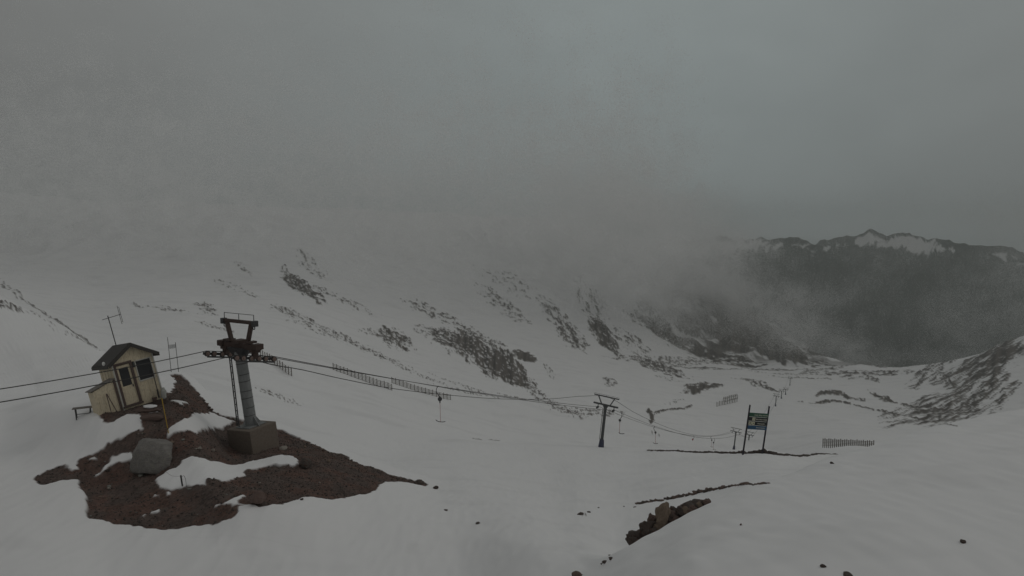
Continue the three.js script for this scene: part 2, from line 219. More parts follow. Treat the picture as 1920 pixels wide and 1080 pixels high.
function groundDelta(X, Z, bare) { return roughness(X, Z) * (1 - 0.5 * bare) + bare * (-0.08 + 0.10 * fbm2(X * 0.9, Z * 0.9, 4) + 0.035 * n2b(X * 6, Z * 6)); }
function earthColour(X, Z, bare) {
  const a = 0.5 + 0.5 * fbm2(X * 0.8, Z * 0.8, 4), b = 0.5 + 0.5 * n2b(X * 5.5, Z * 5.5), f = 0.5 + 0.5 * n2(X * 14, Z * 14), t = 0.58 + 0.5 * a + 0.36 * (b - 0.5) + 0.3 * (f - 0.5), red = sstep(0.35, 0.75, 0.5 + 0.5 * fbm2(X * 0.45 + 9, Z * 0.45, 3));
  const e = [(0.110 + 0.020 * red) * t, (0.080 - 0.003 * red) * t, (0.069 - 0.008 * red) * t];
  return SNOW.map((s, k) => s * (1 - bare) + e[k] * bare);
}
for (let n = 0; n < NA * NR; n++) {
  const X = pos[n * 3], Z = pos[n * 3 + 2], r = Math.hypot(X, Z);
  let c, dy;
  const near = X > dminx - 1 && X < dmaxx + 1 && Z > dminz - 1 && Z < dmaxz + 1;
  const bare = near ? dirt(X, Z) : 0;
  if (near) {
    dy = groundDelta(X, Z, bare); c = earthColour(X, Z, bare);
  } else {
    dy = roughness(X, Z);
    const bareSpur = r > 850 ? sstep(-0.18, 0.22, fbm2(X / 50, Z / 85, 4) + 0.2) * sstep(0.27, 0.36, X / -Z) * sstep(850, 1000, r) * (Z < 0 ? 1 : 0) : 0, m = Math.max(rockM[n], bareSpur), lump = n2b(X / (r * 0.006), Z / (r * 0.006)), t = 0.8 + 0.35 * n2(X / (r * 0.01), Z / (r * 0.01));
    dy += m * r * 0.0014 * (0.6 + 0.9 * lump);
    const e = [0.135 * t, 0.118 * t, 0.105 * t];
    c = SNOW.map((s, k) => s * (1 - m) + e[k] * m);
    { const d = 1 - (r > 60 ? 0.07 : 0.05) * sstep(0.05, 0.6, fbm2(X / (r > 60 ? 40 : 9), Z / (r > 60 ? 16 : 4), 4)); c = c.map((v) => v * d); } // wind-blown grit in the old snow
  }
  pos[n * 3 + 1] += dy; col[n * 3] = c[0]; col[n * 3 + 1] = c[1]; col[n * 3 + 2] = c[2];
}
const inPatch = (n) => { const X = pos[n * 3], Z = pos[n * 3 + 2]; return X > dminx - 0.6 && X < dmaxx + 0.6 && Z > dminz - 0.6 && Z < dmaxz + 0.6; };
let idx = new Uint32Array((NA - 1) * (NR - 1) * 6); { let o = 0; for (let ia = 0; ia < NA - 1; ia++) for (let ir = 0; ir < NR - 1; ir++) { const a = ia * NR + ir, b = a + NR; if (inPatch(a) && inPatch(b) && inPatch(a + 1) && inPatch(b + 1)) continue; idx[o++] = a; idx[o++] = b; idx[o++] = a + 1; idx[o++] = b; idx[o++] = b + 1; idx[o++] = a + 1; } idx = idx.subarray(0, o); }
const gGeo = new THREE.BufferGeometry(); gGeo.setAttribute('position', new THREE.BufferAttribute(pos, 3)); gGeo.setAttribute('color', new THREE.BufferAttribute(col, 3)); gGeo.setIndex(new THREE.BufferAttribute(idx, 1)); gGeo.computeVertexNormals();
const groundMat = new THREE.MeshStandardMaterial({ vertexColors: true, roughness: 0.95 });
const ground = new THREE.Mesh(gGeo, groundMat); ground.name = 'snow_ground'; tag(ground, 'snow covered mountainside with bare earth and rock showing through', 'ground', null, 'structure'); ground.castShadow = ground.receiveShadow = true; scene.add(ground);
const groundY = (X, Z) => { const near = X > dminx - 1 && X < dmaxx + 1 && Z > dminz - 1 && Z < dmaxz + 1; return baseHeight(X, Z) + (near ? groundDelta(X, Z, dirt(X, Z)) : roughness(X, Z)); };
const foot = (px, py) => { const h = hit(px, py); h.y = groundY(h.x, h.z); return h; };
{ // the earth mound under the hut and the first tower, on a finer grid than the wide slopes
  const x0 = dminx - 0.95, x1 = dmaxx + 0.95, z0 = dminz - 0.95, z1 = dmaxz + 0.95, nx = Math.round((x1 - x0) / 0.05), nz = Math.round((z1 - z0) / 0.05), P = new Float32Array(nx * nz * 3), C = new Float32Array(nx * nz * 3), I = new Uint32Array((nx - 1) * (nz - 1) * 6);
  const rec = []; // heights of the wide surface on a coarse net, then between
  const cx = Math.ceil(nx / 6) + 2, cz = Math.ceil(nz / 6) + 2, sx = (x1 - x0) / (nx - 1) * 6, sz = (z1 - z0) / (nz - 1) * 6; for (let j = 0; j < cz; j++) for (let i = 0; i < cx; i++) rec.push(baseHeight(x0 + i * sx, z0 + j * sz));
  for (let j = 0; j < nz; j++) for (let i = 0; i < nx; i++) {
    const X = x0 + (x1 - x0) * i / (nx - 1), Z = z0 + (z1 - z0) * j / (nz - 1), n = (j * nx + i) * 3, bare = dirt(X, Z);
    const u = i / 6, v = j / 6, iu = Math.floor(u), iv = Math.floor(v), fu = u - iu, fv = v - iv, q = (k, l) => rec[(iv + l) * cx + iu + k];
    const rim = Math.min(X - x0, x1 - X, Z - z0, z1 - Z);
    P[n] = X; P[n + 1] = (q(0, 0) * (1 - fu) + q(1, 0) * fu) * (1 - fv) + (q(0, 1) * (1 - fu) + q(1, 1) * fu) * fv + groundDelta(X, Z, bare) - 0.05 * (1 - sstep(0.1, 0.45, rim)) + 0.004; P[n + 2] = Z;
    const c = earthColour(X, Z, bare); C[n] = c[0]; C[n + 1] = c[1]; C[n + 2] = c[2];
  }
  let o = 0; for (let j = 0; j < nz - 1; j++) for (let i = 0; i < nx - 1; i++) { const a = j * nx + i, b = a + nx; I[o++] = a; I[o++] = b; I[o++] = a + 1; I[o++] = b; I[o++] = b + 1; I[o++] = a + 1; }
  const g = new THREE.BufferGeometry(); g.setAttribute('position', new THREE.BufferAttribute(P, 3)); g.setAttribute('color', new THREE.BufferAttribute(C, 3)); g.setIndex(new THREE.BufferAttribute(I, 1)); g.computeVertexNormals();
  const m = new THREE.Mesh(g, groundMat); m.name = 'earth_mound'; tag(m, 'bare brown earth mound with patches of old snow round the hut', 'ground', null, 'structure'); lit(m); scene.add(m); ground.userData.mound = m;
  console.log('ground', NA * NR, idx.length / 3, 'mound', nx * nz);
}
const mound = ground.userData.mound; delete ground.userData.mound;

// ------------------------------------------------------------------ the range across the valley
{
  const crest = [[1000, 470], [1150, 462], [1260, 455], [1320, 449], [1350, 443], [1385, 450], [1420, 447], [1450, 451], [1490, 447], [1530, 455], [1575, 448], [1605, 438], [1632, 432], [1660, 446], [1690, 437], [1712, 443], [1735, 449], [1765, 452], [1830, 462], [1920, 470], [2100, 476], [2400, 480]];
  const A = crest.map(([x, y]) => Math.atan((x - 960) / FOCAL)), Q = crest.map(([x, y]) => { const r = ray(x, y); return r[1] / Math.hypot(r[0], r[2]); });
  const NAa = 760, NRr = 190, P = new Float32Array(NAa * NRr * 3), C = new Float32Array(NAa * NRr * 3), a0 = A[0], a1 = A[A.length - 1], top = 2000;
  for (let i = 0; i < NAa; i++) {
    const a = a0 + (a1 - a0) * i / (NAa - 1); let j = 0; while (j < A.length - 2 && A[j + 1] < a) j++;
    const q = Q[j] + (Q[j + 1] - Q[j]) * (a - A[j]) / (A[j + 1] - A[j]), jag = 9 * (1 - 2 * Math.abs(fbm2(a * 22, 3.3, 2))) + 1.5 * n2b(a * 90, 1.7);
    for (let k = 0; k < NRr; k++) {
      const t = k / (NRr - 1), r = 1230 + 1000 * t; // valley floor, then the face, the crest at 2000 m and its far side
      const f = r < top ? Math.pow((r - 1230) / (top - 1230), 0.9) : 1 - (r - top) / 340, foot0 = -600;
      const bend = a * 2000 + 95 * fbm2(a * 9, r / 470, 3) + (top - r) * 0.25, spur = 1 - 2 * Math.abs(n2(bend / 220, r / 1700)), rib = 1 - 2 * Math.abs(fbm2(bend / 64 + 7, r / 470, 3));
      const body = Math.max(0, 6 * f * Math.pow(Math.max(0, 1 - f), 2)), e = foot0 + (q * top + jag - foot0) * f + (46 * (spur - 0.4) + 12 * (rib - 0.4)) * body + 6 * fbm2(bend / 24, r / 54, 3) * Math.min(1, body);
      const x = Math.sin(a) * r, z = -Math.cos(a) * r, n = (i * NRr + k) * 3; P[n] = x; P[n + 1] = EYE + e; P[n + 2] = z;
      const snow = sstep(-0.1, 0.12, 0.42 - Math.abs(e - q * top - jag + 24) / 46 + 0.5 * fbm2(bend / 26, r / 70, 4) - 0.1 * rib + 0.3 * fbm2(a * 14 + 3, 8, 2) - 0.34 + 0.4 * (Math.exp(-(((a - 0.374) / 0.035) ** 2)) + Math.exp(-(((a - 0.551) / 0.025) ** 2)) + Math.exp(-(((a - 0.598) / 0.022) ** 2))));
      const tn = 0.85 + 0.3 * fbm2(x / 40, z / 40, 3), e3 = [0.075 * tn, 0.082 * tn, 0.066 * tn];
      for (let c = 0; c < 3; c++) C[n + c] = e3[c] * (1 - snow) + 0.74 * snow;
    }
  }
  const I = []; for (let i = 0; i < NAa - 1; i++) for (let k = 0; k < NRr - 1; k++) { const a = i * NRr + k, b = a + NRr; I.push(a, b, a + 1, b, b + 1, a + 1); }
  const g = new THREE.BufferGeometry(); g.setAttribute('position', new THREE.BufferAttribute(P, 3)); g.setAttribute('color', new THREE.BufferAttribute(C, 3)); g.setIndex(I); g.computeVertexNormals();
  const m = new THREE.Mesh(g, new THREE.MeshStandardMaterial({ vertexColors: true, roughness: 1 })); m.name = 'mountain_range'; tag(m, 'dark distant mountain range with snow on its peaks across the valley', 'mountains', null, 'structure'); lit(m); scene.add(m);
}
// ------------------------------------------------------------------ materials of the built things
const M = {
  galv: mat(0.27, 0.28, 0.28, { map: wear, roughness: 0.7, metalness: 0.15 }), seam: mat(0.05, 0.05, 0.05), arm: mat(0.085, 0.055, 0.045, { map: rusty, roughness: 0.75 }), darkSteel: mat(0.06, 0.06, 0.062, { map: wear, roughness: 0.6 }),
  concrete: mat(0.2, 0.165, 0.135, { map: wear, roughness: 1 }), rubber: mat(0.05, 0.042, 0.04), wheel: mat(0.34, 0.27, 0.24, { map: rusty }), rope: mat(0.04, 0.038, 0.036), pylon: mat(0.10, 0.105, 0.105, { map: wear }), blue: mat(0.07, 0.076, 0.125, { map: wear }),
  cream: mat(0.68, 0.61, 0.46, { map: dataTex(256, (u, v) => { const a = 0.5 + 0.5 * fbm2(u * 7, v * 5, 4), s = sstep(0.05, 0.5, fbm2(u * 16, v * 1.6 + 4, 4)), d = sstep(0.1, 0.5, fbm2(u * 4 + 8, v * 4, 4)), k = 0.80 + 0.18 * a - 0.2 * s - 0.12 * d; return [k, k * (0.98 - 0.06 * s), k * (0.96 - 0.12 * s)]; }) }),
  roof: mat(0.06, 0.054, 0.05, { map: wear, roughness: 0.8 }), trim: mat(0.12, 0.085, 0.075, { map: wear }), whiteTrim: mat(0.6, 0.59, 0.54, { map: wear }),
  glass: mat(0.025, 0.025, 0.028, { roughness: 0.08 }), wood: mat(0.2, 0.165, 0.13, { map: wear }), greyWood: mat(0.22, 0.2, 0.18, { map: wear }), yellow: mat(0.42, 0.27, 0.04), red: mat(0.32, 0.045, 0.05), white: mat(0.7, 0.7, 0.68), post: mat(0.03, 0.026, 0.035),
  rockDark: mat(0.10, 0.082, 0.072, { map: rusty, roughness: 1 }), rockBrown: mat(0.21, 0.16, 0.12, { map: wear, roughness: 1 }), rockGrey: mat(0.235, 0.23, 0.205, { map: wear, roughness: 1 }), rockRed: mat(0.145, 0.10, 0.085, { map: wear, roughness: 1 }), rockPale: mat(0.30, 0.27, 0.235, { map: wear, roughness: 1 }), scree: mat(0.13, 0.12, 0.11, { roughness: 1 }), sack: mat(0.55, 0.56, 0.52, { map: wear }),
};
const LEAN = (deg) => new THREE.Quaternion().setFromAxisAngle(V(0, 0, 1), deg * Math.PI / 180), YAW = (deg) => new THREE.Quaternion().setFromAxisAngle(V(0, 1, 0), deg * Math.PI / 180);
function rockGeo(seed, detail = 2, boxy = 0.5, rough = 0.22, cut = 0.55) { // a broken, faceted stone of about unit radius
  const R = rng(seed), g = mergeVertices(new THREE.IcosahedronGeometry(1, detail).deleteAttribute('normal').deleteAttribute('uv'), 1e-4), p = g.attributes.position, planes = [];
  for (let i = 0; i < 11; i++) planes.push([V(R() - 0.5, R() - 0.5, R() - 0.5).normalize(), cut + 0.35 * R()]);
  const o = R() * 50;
  for (let i = 0; i < p.count; i++) {
    const v = V(p.getX(i), p.getY(i), p.getZ(i)); let k = 1;
    for (const [n, d] of planes) { const c = v.dot(n); if (c > 0) k = Math.min(k, 1 - boxy + boxy * Math.min(1, d / c)); }
    k *= 1 + rough * fbm3(v.x * 1.3 + o, v.y * 1.3, v.z * 1.3, 3); v.multiplyScalar(k); p.setXYZ(i, v.x, v.y, v.z);
  }
  const uv = new Float32Array(p.count * 2); for (let i = 0; i < p.count; i++) { uv[i * 2] = p.getX(i) * 0.35 + p.getZ(i) * 0.2; uv[i * 2 + 1] = p.getY(i) * 0.35 + p.getZ(i) * 0.15; }
  g.setAttribute('uv', new THREE.BufferAttribute(uv, 2)); const h = g.toNonIndexed(); h.computeVertexNormals(); return h;
}
const stoneGeos = [1, 2, 3, 4, 5, 6].map((s) => rockGeo(s * 91, 1, 0.9, 0.35)), stoneMats = [M.rockDark, M.rockBrown, M.rockRed, M.rockGrey, M.rockDark, M.rockRed];

// ------------------------------------------------------------------ the ski lift
const LINE = Math.atan2(0.48, 0.877) * 180 / Math.PI; // the lift runs ahead and to the right
function liftTower(o) { // local x: along the crossarm, local -z: down the lift line
  const t = thing('ski_lift_tower', o.label, 'lift tower', 'drag lift towers down the slope');
  t.position.copy(o.at); t.quaternion.copy(LEAN(o.lean)).multiply(YAW(-LINE));
  const H = o.arm, U = o.top, c0 = o.baseH, r = o.r;
  if (o.concrete) {
    const c = part('concrete_base', bx(2.15, c0 + 0.6, 1.9, 0, c0 / 2 - 0.3, 0, 0.05), M.concrete, t);
    part('column', new THREE.CylinderGeometry(r * 0.95, r, H - c0 - 0.1, 28).translate(0, (H + c0 - 0.1) / 2, 0), M.galv, t);
    part('gusset_plate', [[0.78, 0], [-0.55, 0], [0, 0.7], [0, -0.7]].map(([x, z]) => { const s = new THREE.Shape(); s.moveTo(0, 0); s.lineTo(Math.hypot(x, z), 0); s.lineTo(0, 1.05); const g = new THREE.ExtrudeGeometry(s, { depth: 0.05, bevelEnabled: false }); g.translate(0, c0, -0.025); g.rotateY(Math.atan2(-z, x)); return g; }).concat([bx(1.25, 0.06, 1.25, 0, c0 + 0.03, 0)]), M.galv, t);
    const R = rng(5); for (let k = 0; k < 7; k++) part('weld_seam', new THREE.TorusGeometry(r * 0.975, 0.018, 5, 26, Math.PI * (0.7 + R())).rotateX(Math.PI / 2 + (R() - 0.5) * 0.14).rotateY(R() * 2).translate(0, c0 + 0.55 + k * 0.52 + 0.2 * R(), 0), M.seam, t);
    const lad = part('ladder', [bar(V(-r - 0.28, c0 + 0.1, 0.5), V(-r - 0.28, H - 0.55, 0.32), 0.05), bar(V(-r + 0.06, c0 + 0.1, 0.62), V(-r + 0.06, H - 0.55, 0.44), 0.05)], M.darkSteel, t);
    for (let k = 0; k < 11; k++) { const f = (k + 0.5) / 11, y = c0 + 0.1 + (H - 0.65 - c0) * f; part('rung', bar(V(-r - 0.28, y, 0.5 - 0.18 * f), V(-r + 0.06, y, 0.62 - 0.18 * f), 0.035), M.darkSteel, lad); }
  } else {
    part('steel_base', new THREE.CylinderGeometry(0.40 * o.k, 0.62 * o.k, c0 + 0.5, 4).rotateY(Math.PI / 4 + LINE * Math.PI / 180).translate(0, c0 / 2 - 0.25, 0), M.blue, t);
    part('column', new THREE.CylinderGeometry(r * 0.9, r, H - c0, 16).translate(0, (H + c0) / 2, 0), M.pylon, t);
    if (o.k === 1) part('ladder', [bar(V(-r - 0.12, c0, 0.2), V(-r - 0.12, H - 0.6, 0.16), 0.035), bar(V(-r - 0.02, c0, 0.3), V(-r - 0.02, H - 0.6, 0.26), 0.035)], M.darkSteel, t);
  }
  const A = o.armL / 2, am = o.concrete ? M.arm : M.pylon, th = o.concrete ? 0.34 : 0.24;
  const funnel = new THREE.CylinderGeometry(o.concrete ? 0.95 : 0.62, r * 0.95, o.concrete ? 0.75 : 0.6, 4).rotateY(Math.PI / 4).scale(1, 1, 0.62).translate(0, H - (o.concrete ? 0.42 : 0.3), 0);
  part('column_head', funnel, o.concrete ? M.darkSteel : am, t);
  const cross = [bx(A * 2, th, th, 0, H + th / 2 - 0.1, 0, 0.03)];
  if (o.concrete) cross.push(bx(0.6, 0.2, 0.62, 0, H + 0.33, 0), bx(0.5, 0.34, 0.56, -A + 0.2, H + 0.12, 0, 0.03), bx(0.5, 0.34, 0.56, A - 0.2, H + 0.12, 0, 0.03), bx(0.55, 0.12, 0.5, -A * 0.55, H + 0.36, 0), bx(0.35, 0.12, 0.5, A * 0.62, H + 0.36, 0));
  part('crossarm', cross, am, t);
  const si = o.strutIn, so = o.strutOut;
  for (const s of [-1, 1]) part('strut', bar(V(s * si, H + th - 0.12, 0), V(s * so, U, 0), o.concrete ? 0.2 : 0.15), am, t);
  const tb = part('top_beam', bx(o.topL, o.concrete ? 0.2 : 0.16, 0.2, 0, U + 0.08, 0, 0.02), am, t);
  if (o.concrete) {
    part('handrail', [bar(V(-o.topL / 2 + 0.1, U + 0.55, 0), V(o.topL / 2 - 0.1, U + 0.55, 0), 0.03), ...[-1, 0, 1].map((s) => bar(V(s * (o.topL / 2 - 0.1), U + 0.15, 0), V(s * (o.topL / 2 - 0.1), U + 0.56, 0), 0.03))], M.darkSteel, tb);
    for (const s of [-1, 1]) { part('end_block', bx(0.26, 0.34, 0.3, s * (o.topL / 2 - 0.02), U + 0.04, 0), M.darkSteel, tb); part('lifting_eye', new THREE.TorusGeometry(0.09, 0.03, 6, 12).translate(s * (o.topL / 2 - 0.12), U - 0.22, 0), M.darkSteel, tb); }
  } else if (o.k === 1) part('handrail', [bar(V(-o.topL / 2, U + 0.32, 0), V(o.topL / 2, U + 0.32, 0), 0.03), ...[-0.5, 0, 0.5].map((s) => bar(V(s * o.topL, U + 0.1, 0), V(s * o.topL, U + 0.33, 0), 0.03))], M.darkSteel, tb);
  t.userData.sheave = [];
  for (const s of [-1, 1]) {
    const x = s * o.sx, hang = o.hang, y = H - hang;
    const h = part('sheave_hanger', o.concrete ? [bar(V(x, H, 0), V(x, y, 0), 0.24, 0.3), bx(0.5, 0.16, 0.4, x, H - 0.16, 0)] : [tube([V(x, H, 0), V(x + 0.08, H - hang * 0.45, 0), V(x, y + 0.1, 0)], 0.06, 12)], am, t);
    const L = o.trainL, pitch = (g) => (o.concrete ? g.translate(0, -y, 0).rotateX(-0.2).translate(0, y, 0) : g), dip = o.concrete ? Math.tan(0.2) : 0;
    part('sheave_beam', pitch(bx(o.concrete ? 0.1 : 0.22, o.concrete ? 0.16 : 0.30, L, x - (o.concrete ? 0.13 : 0), y, 0)), M.darkSteel, h);
    if (o.concrete) part('sheave_beam', pitch(bx(0.05, 0.1, L * 0.92, x + 0.12, y - 0.17, 0)), M.darkSteel, h);
    for (let k = 0; k < o.wheels; k++) {
      const z = (k - (o.wheels - 1) / 2) * (L - 0.3) / Math.max(1, o.wheels - 1) * (o.concrete ? (1 + (k % 2 ? -0.04 : 0.04)) : 1), yy = y + z * dip;
      const w = part('sheave', [new THREE.CylinderGeometry(o.wr, o.wr, 0.1, 20).rotateZ(Math.PI / 2).translate(x, yy, z)], M.rubber, h);
      if (o.concrete) part('hub', [new THREE.CylinderGeometry(o.wr * 0.74, o.wr * 0.74, 0.13, 18).rotateZ(Math.PI / 2).translate(x, yy, z), new THREE.CylinderGeometry(o.wr * 0.22, o.wr * 0.22, 0.2, 10).rotateZ(Math.PI / 2).translate(x, yy, z)], M.wheel, w);
    }
    t.userData.sheave.push([V(x, y + o.wr * 0.98 + dip * (L - 0.3) / 2, (L - 0.3) / 2), V(x, y + o.wr * 0.98 - dip * (L - 0.3) / 2, -(L - 0.3) / 2)]);
  }
  const turn = new THREE.Matrix4();
  if (o.level) { // the head stands level although the shaft leans
    const q = YAW(LINE).multiply(LEAN(-o.level)).multiply(YAW(-LINE)), P = V(0, H - 0.4, 0); turn.compose(P.clone().sub(P.clone().applyQuaternion(q)), q, V(1, 1, 1));
    for (const c of t.children) if (['column_head', 'crossarm', 'strut', 'top_beam', 'sheave_hanger'].includes(c.name)) turn.decompose(c.position, c.quaternion, c.scale);
  }
  t.updateMatrixWorld(true);
  t.userData.ends = t.userData.sheave.map((q) => q.map((v) => v.clone().applyMatrix4(turn).applyMatrix4(t.matrixWorld)));
  t.userData.beam = V(0, U + 0.05, 0).applyMatrix4(t.matrixWorld); t.userData.mid = V(r, H - 0.75, -r * 0.3).applyMatrix4(t.matrixWorld);
  delete t.userData.sheave;
  return t;
}
const pylon = { baseH: 1.25, r: 0.24, arm: 6.75, top: 8.0, armL: 4.0, topL: 4.05, strutIn: 0.72, strutOut: 1.3, sx: 1.3, hang: 0.62, trainL: 0.7, wheels: 2, wr: 0.13, k: 1 };
const groundAt = (px, d) => { const u = (px - 960) / FOCAL / 0.965; const X = u * d, Z = -d; return V(X, groundY(X, Z), Z); };
const towers = [
  liftTower({ label: 'heavy grey lift tower on a concrete block with rusty red crossarm and ladder', at: foot(478, 838), lean: 6.5, concrete: true, baseH: 1.5, r: 0.34, arm: 6.4, top: 7.85, armL: 3.5, topL: 2.9, level: 6.5, strutIn: 0.72, strutOut: 1.12, sx: 1.34, hang: 0.6, trainL: 2.85, wheels: 6, wr: 0.17 }),
  liftTower({ ...pylon, label: 'slim dark lift tower on a tapered blue base at the edge of the drop', at: foot(1127, 838), lean: -5.5 }),
  liftTower({ ...pylon, label: 'small dark lift tower just beside the post of the piste sign', at: at(1376, 842, 217), lean: -5, k: 0.9 }),
  liftTower({ ...pylon, label: 'small dark lift tower seen between the two posts of the piste sign', at: at(1402, 843, 255), lean: -4, k: 0.9 }),
  liftTower({ ...pylon, label: 'thin distant lift tower standing alone above the piste sign', at: foot(1454, 764), lean: -2, k: 0.9 }),
  liftTower({ ...pylon, label: 'tiny distant lift tower at the end of a dark streak of rock', at: foot(1465, 747), lean: 0, k: 0.9, arm: 5.6, top: 6.7 }),
  liftTower({ ...pylon, label: 'tiny distant lift tower next to a dark upright rock on the snow', at: foot(1473, 737), lean: 0, k: 0.9, arm: 4.4, top: 5.4 }),
  liftTower({ ...pylon, label: 'tiny lift tower highest up the valley floor below the rocky lip', at: foot(1481, 724), lean: 0, k: 0.9, arm: 6.4, top: 7.6 }),
];
const ropeAt = [[], []];
for (let s = 0; s < 2; s++) {
  const pts = [], first = towers[0].userData.ends[s][0], start = s === 0 ? at(-420, 786, 19) : at(-420, 818, 18);
  const sag = (a, b, k, n = 24) => { for (let i = 1; i <= n; i++) { const f = i / n, p = a.clone().lerp(b, f); p.y -= 4 * k * f * (1 - f); pts.push(p); } };
  pts.push(start); sag(start, first, 0.25, 10);
  towers.forEach((t, i) => { const [a, b] = t.userData.ends[s]; pts.push(b.clone()); if (towers[i + 1]) { const nx = towers[i + 1].userData.ends[s][0]; ropeAt[s].push([b, nx, [0.45, 3.0, 0.8, 1.5, 0.6, 0.5, 0.8][i]]); sag(b, nx, [0.45, 3.0, 0.8, 1.5, 0.6, 0.5, 0.8][i]); } });
  const g = []; for (let i = 0; i < pts.length - 1; i++) { const near = Math.hypot(pts[i].x, pts[i].z), w = near < 60 ? 0.046 : near < 130 ? 0.052 : 0.08; g.push(bar(pts[i], pts[i + 1], w, w, true)); }
  const o = new THREE.Mesh(mergeGeometries(g.map(plain)), M.rope); o.name = numbered('haul_rope'); tag(o, s ? 'steel haul rope on the sheaves at the open end of the crossarms' : 'steel haul rope on the sheaves above the tower ladder', 'rope', 'ropes of the drag lift'); lit(o); scene.add(o);
}
{ // the signal cable strung from the tower shaft to the top beam of the next towers
  const pts = [towers[0].userData.mid, at(500, 681, 37), at(520, 686, 38), at(560, 692, 41), at(640, 710, 46), at(740, 729, 53), at(845, 741, 60), at(940, 748, 68), at(1030, 748, 76), at(1090, 743, 82), towers[1].userData.beam];
  const b = towers[1].userData.beam, c = towers[2].userData.beam; for (let i = 1; i <= 10; i++) { const f = i / 10, p = b.clone().lerp(c, f); p.y -= 4 * 4.4 * f * (1 - f); pts.push(p); }
  const o = new THREE.Mesh(tube(pts, 0.03, 160), M.rope); o.name = 'signal_cable'; tag(o, 'thin black signal cable sagging below the haul ropes', 'cable', 'ropes of the drag lift'); lit(o); scene.add(o);
}
function onRope(s, px) { for (const [a, b, k] of ropeAt[s]) { let lo = 0, hi = 1; const col = (f) => { const p = a.clone().lerp(b, f); p.y -= 4 * k * f * (1 - f); p.sub(camera.position); const zc = -(p.y * -SP + p.z * CP) , z = p.y * SP * -1; const depth = -(p.z * CP) - p.y * SP; return 960 + FOCAL * p.x / depth; }; if (px < col(0) || px > col(1)) continue; for (let i = 0; i < 30; i++) { const m = (lo + hi) / 2; if (col(m) < px) lo = m; else hi = m; } const p = a.clone().lerp(b, lo); p.y -= 4 * k * lo * (1 - lo); return p; } return null; }
function towBar(s, px, label, drop, boxMat, flip = 1) {
  const p = onRope(s, px); if (!p) return;
  const t = thing('tow_bar', label, 'tow bar', 'tow bars hanging from the rope'); t.position.copy(p);
  const far = Math.hypot(p.x, p.z) > 90 ? 1.5 : 1, h = drop ? 1.05 : 0.85;
  part('hook', [tube([V(0, 0.05, 0), V(-0.16 * flip, -0.18, 0), V(-0.2 * flip, -0.5, 0), V(-0.05 * flip, -0.8, 0), V(0.12 * flip, -h, 0)], 0.035 * far, 24)], M.darkSteel, t);
  const b = part('spring_box', [new THREE.CylinderGeometry(0.2, 0.2, 0.16, 18).rotateX(Math.PI / 2).translate(0.13 * flip, -h - 0.17, 0), new THREE.CylinderGeometry(0.07, 0.05, 0.24, 10).translate(0.13 * flip, -h - 0.45, 0)], boxMat, t);
  if (!drop) return;
  part('pole', bar(V(0.13 * flip, -h - 0.5, 0), V(0.17 * flip, -3.4, 0), 0.035 * far, 0.035 * far, true), M.red, t);
  part('seat_bar', tube([V(-0.28, -3.22, 0.05), V(-0.1, -3.36, 0.02), V(0.17, -3.43, 0), V(0.45, -3.44, -0.02), V(0.62, -3.4, -0.03)], 0.035 * far, 20), M.darkSteel, t);
}
towBar(0, 822, 'tow bar with round spring box hanging in front of the slatted snow fences', true, M.darkSteel);
towBar(1, 1164, 'tow bar hanging right beside the blue based lift tower', true, M.darkSteel, -1);
towBar(1, 1228, 'tow bar hanging below the dark bare streak of a stream bed', true, M.darkSteel);
towBar(0, 1300, 'short pulled up tow bar with a dark red spring box', false, M.red, -1);
towBar(0, 1334, 'tow bar on the rope above the ladders, hanging before the small towers', true, M.darkSteel);
towBar(1, 1339, 'tow bar hanging close against its twin before the small towers', true, M.darkSteel, -1);

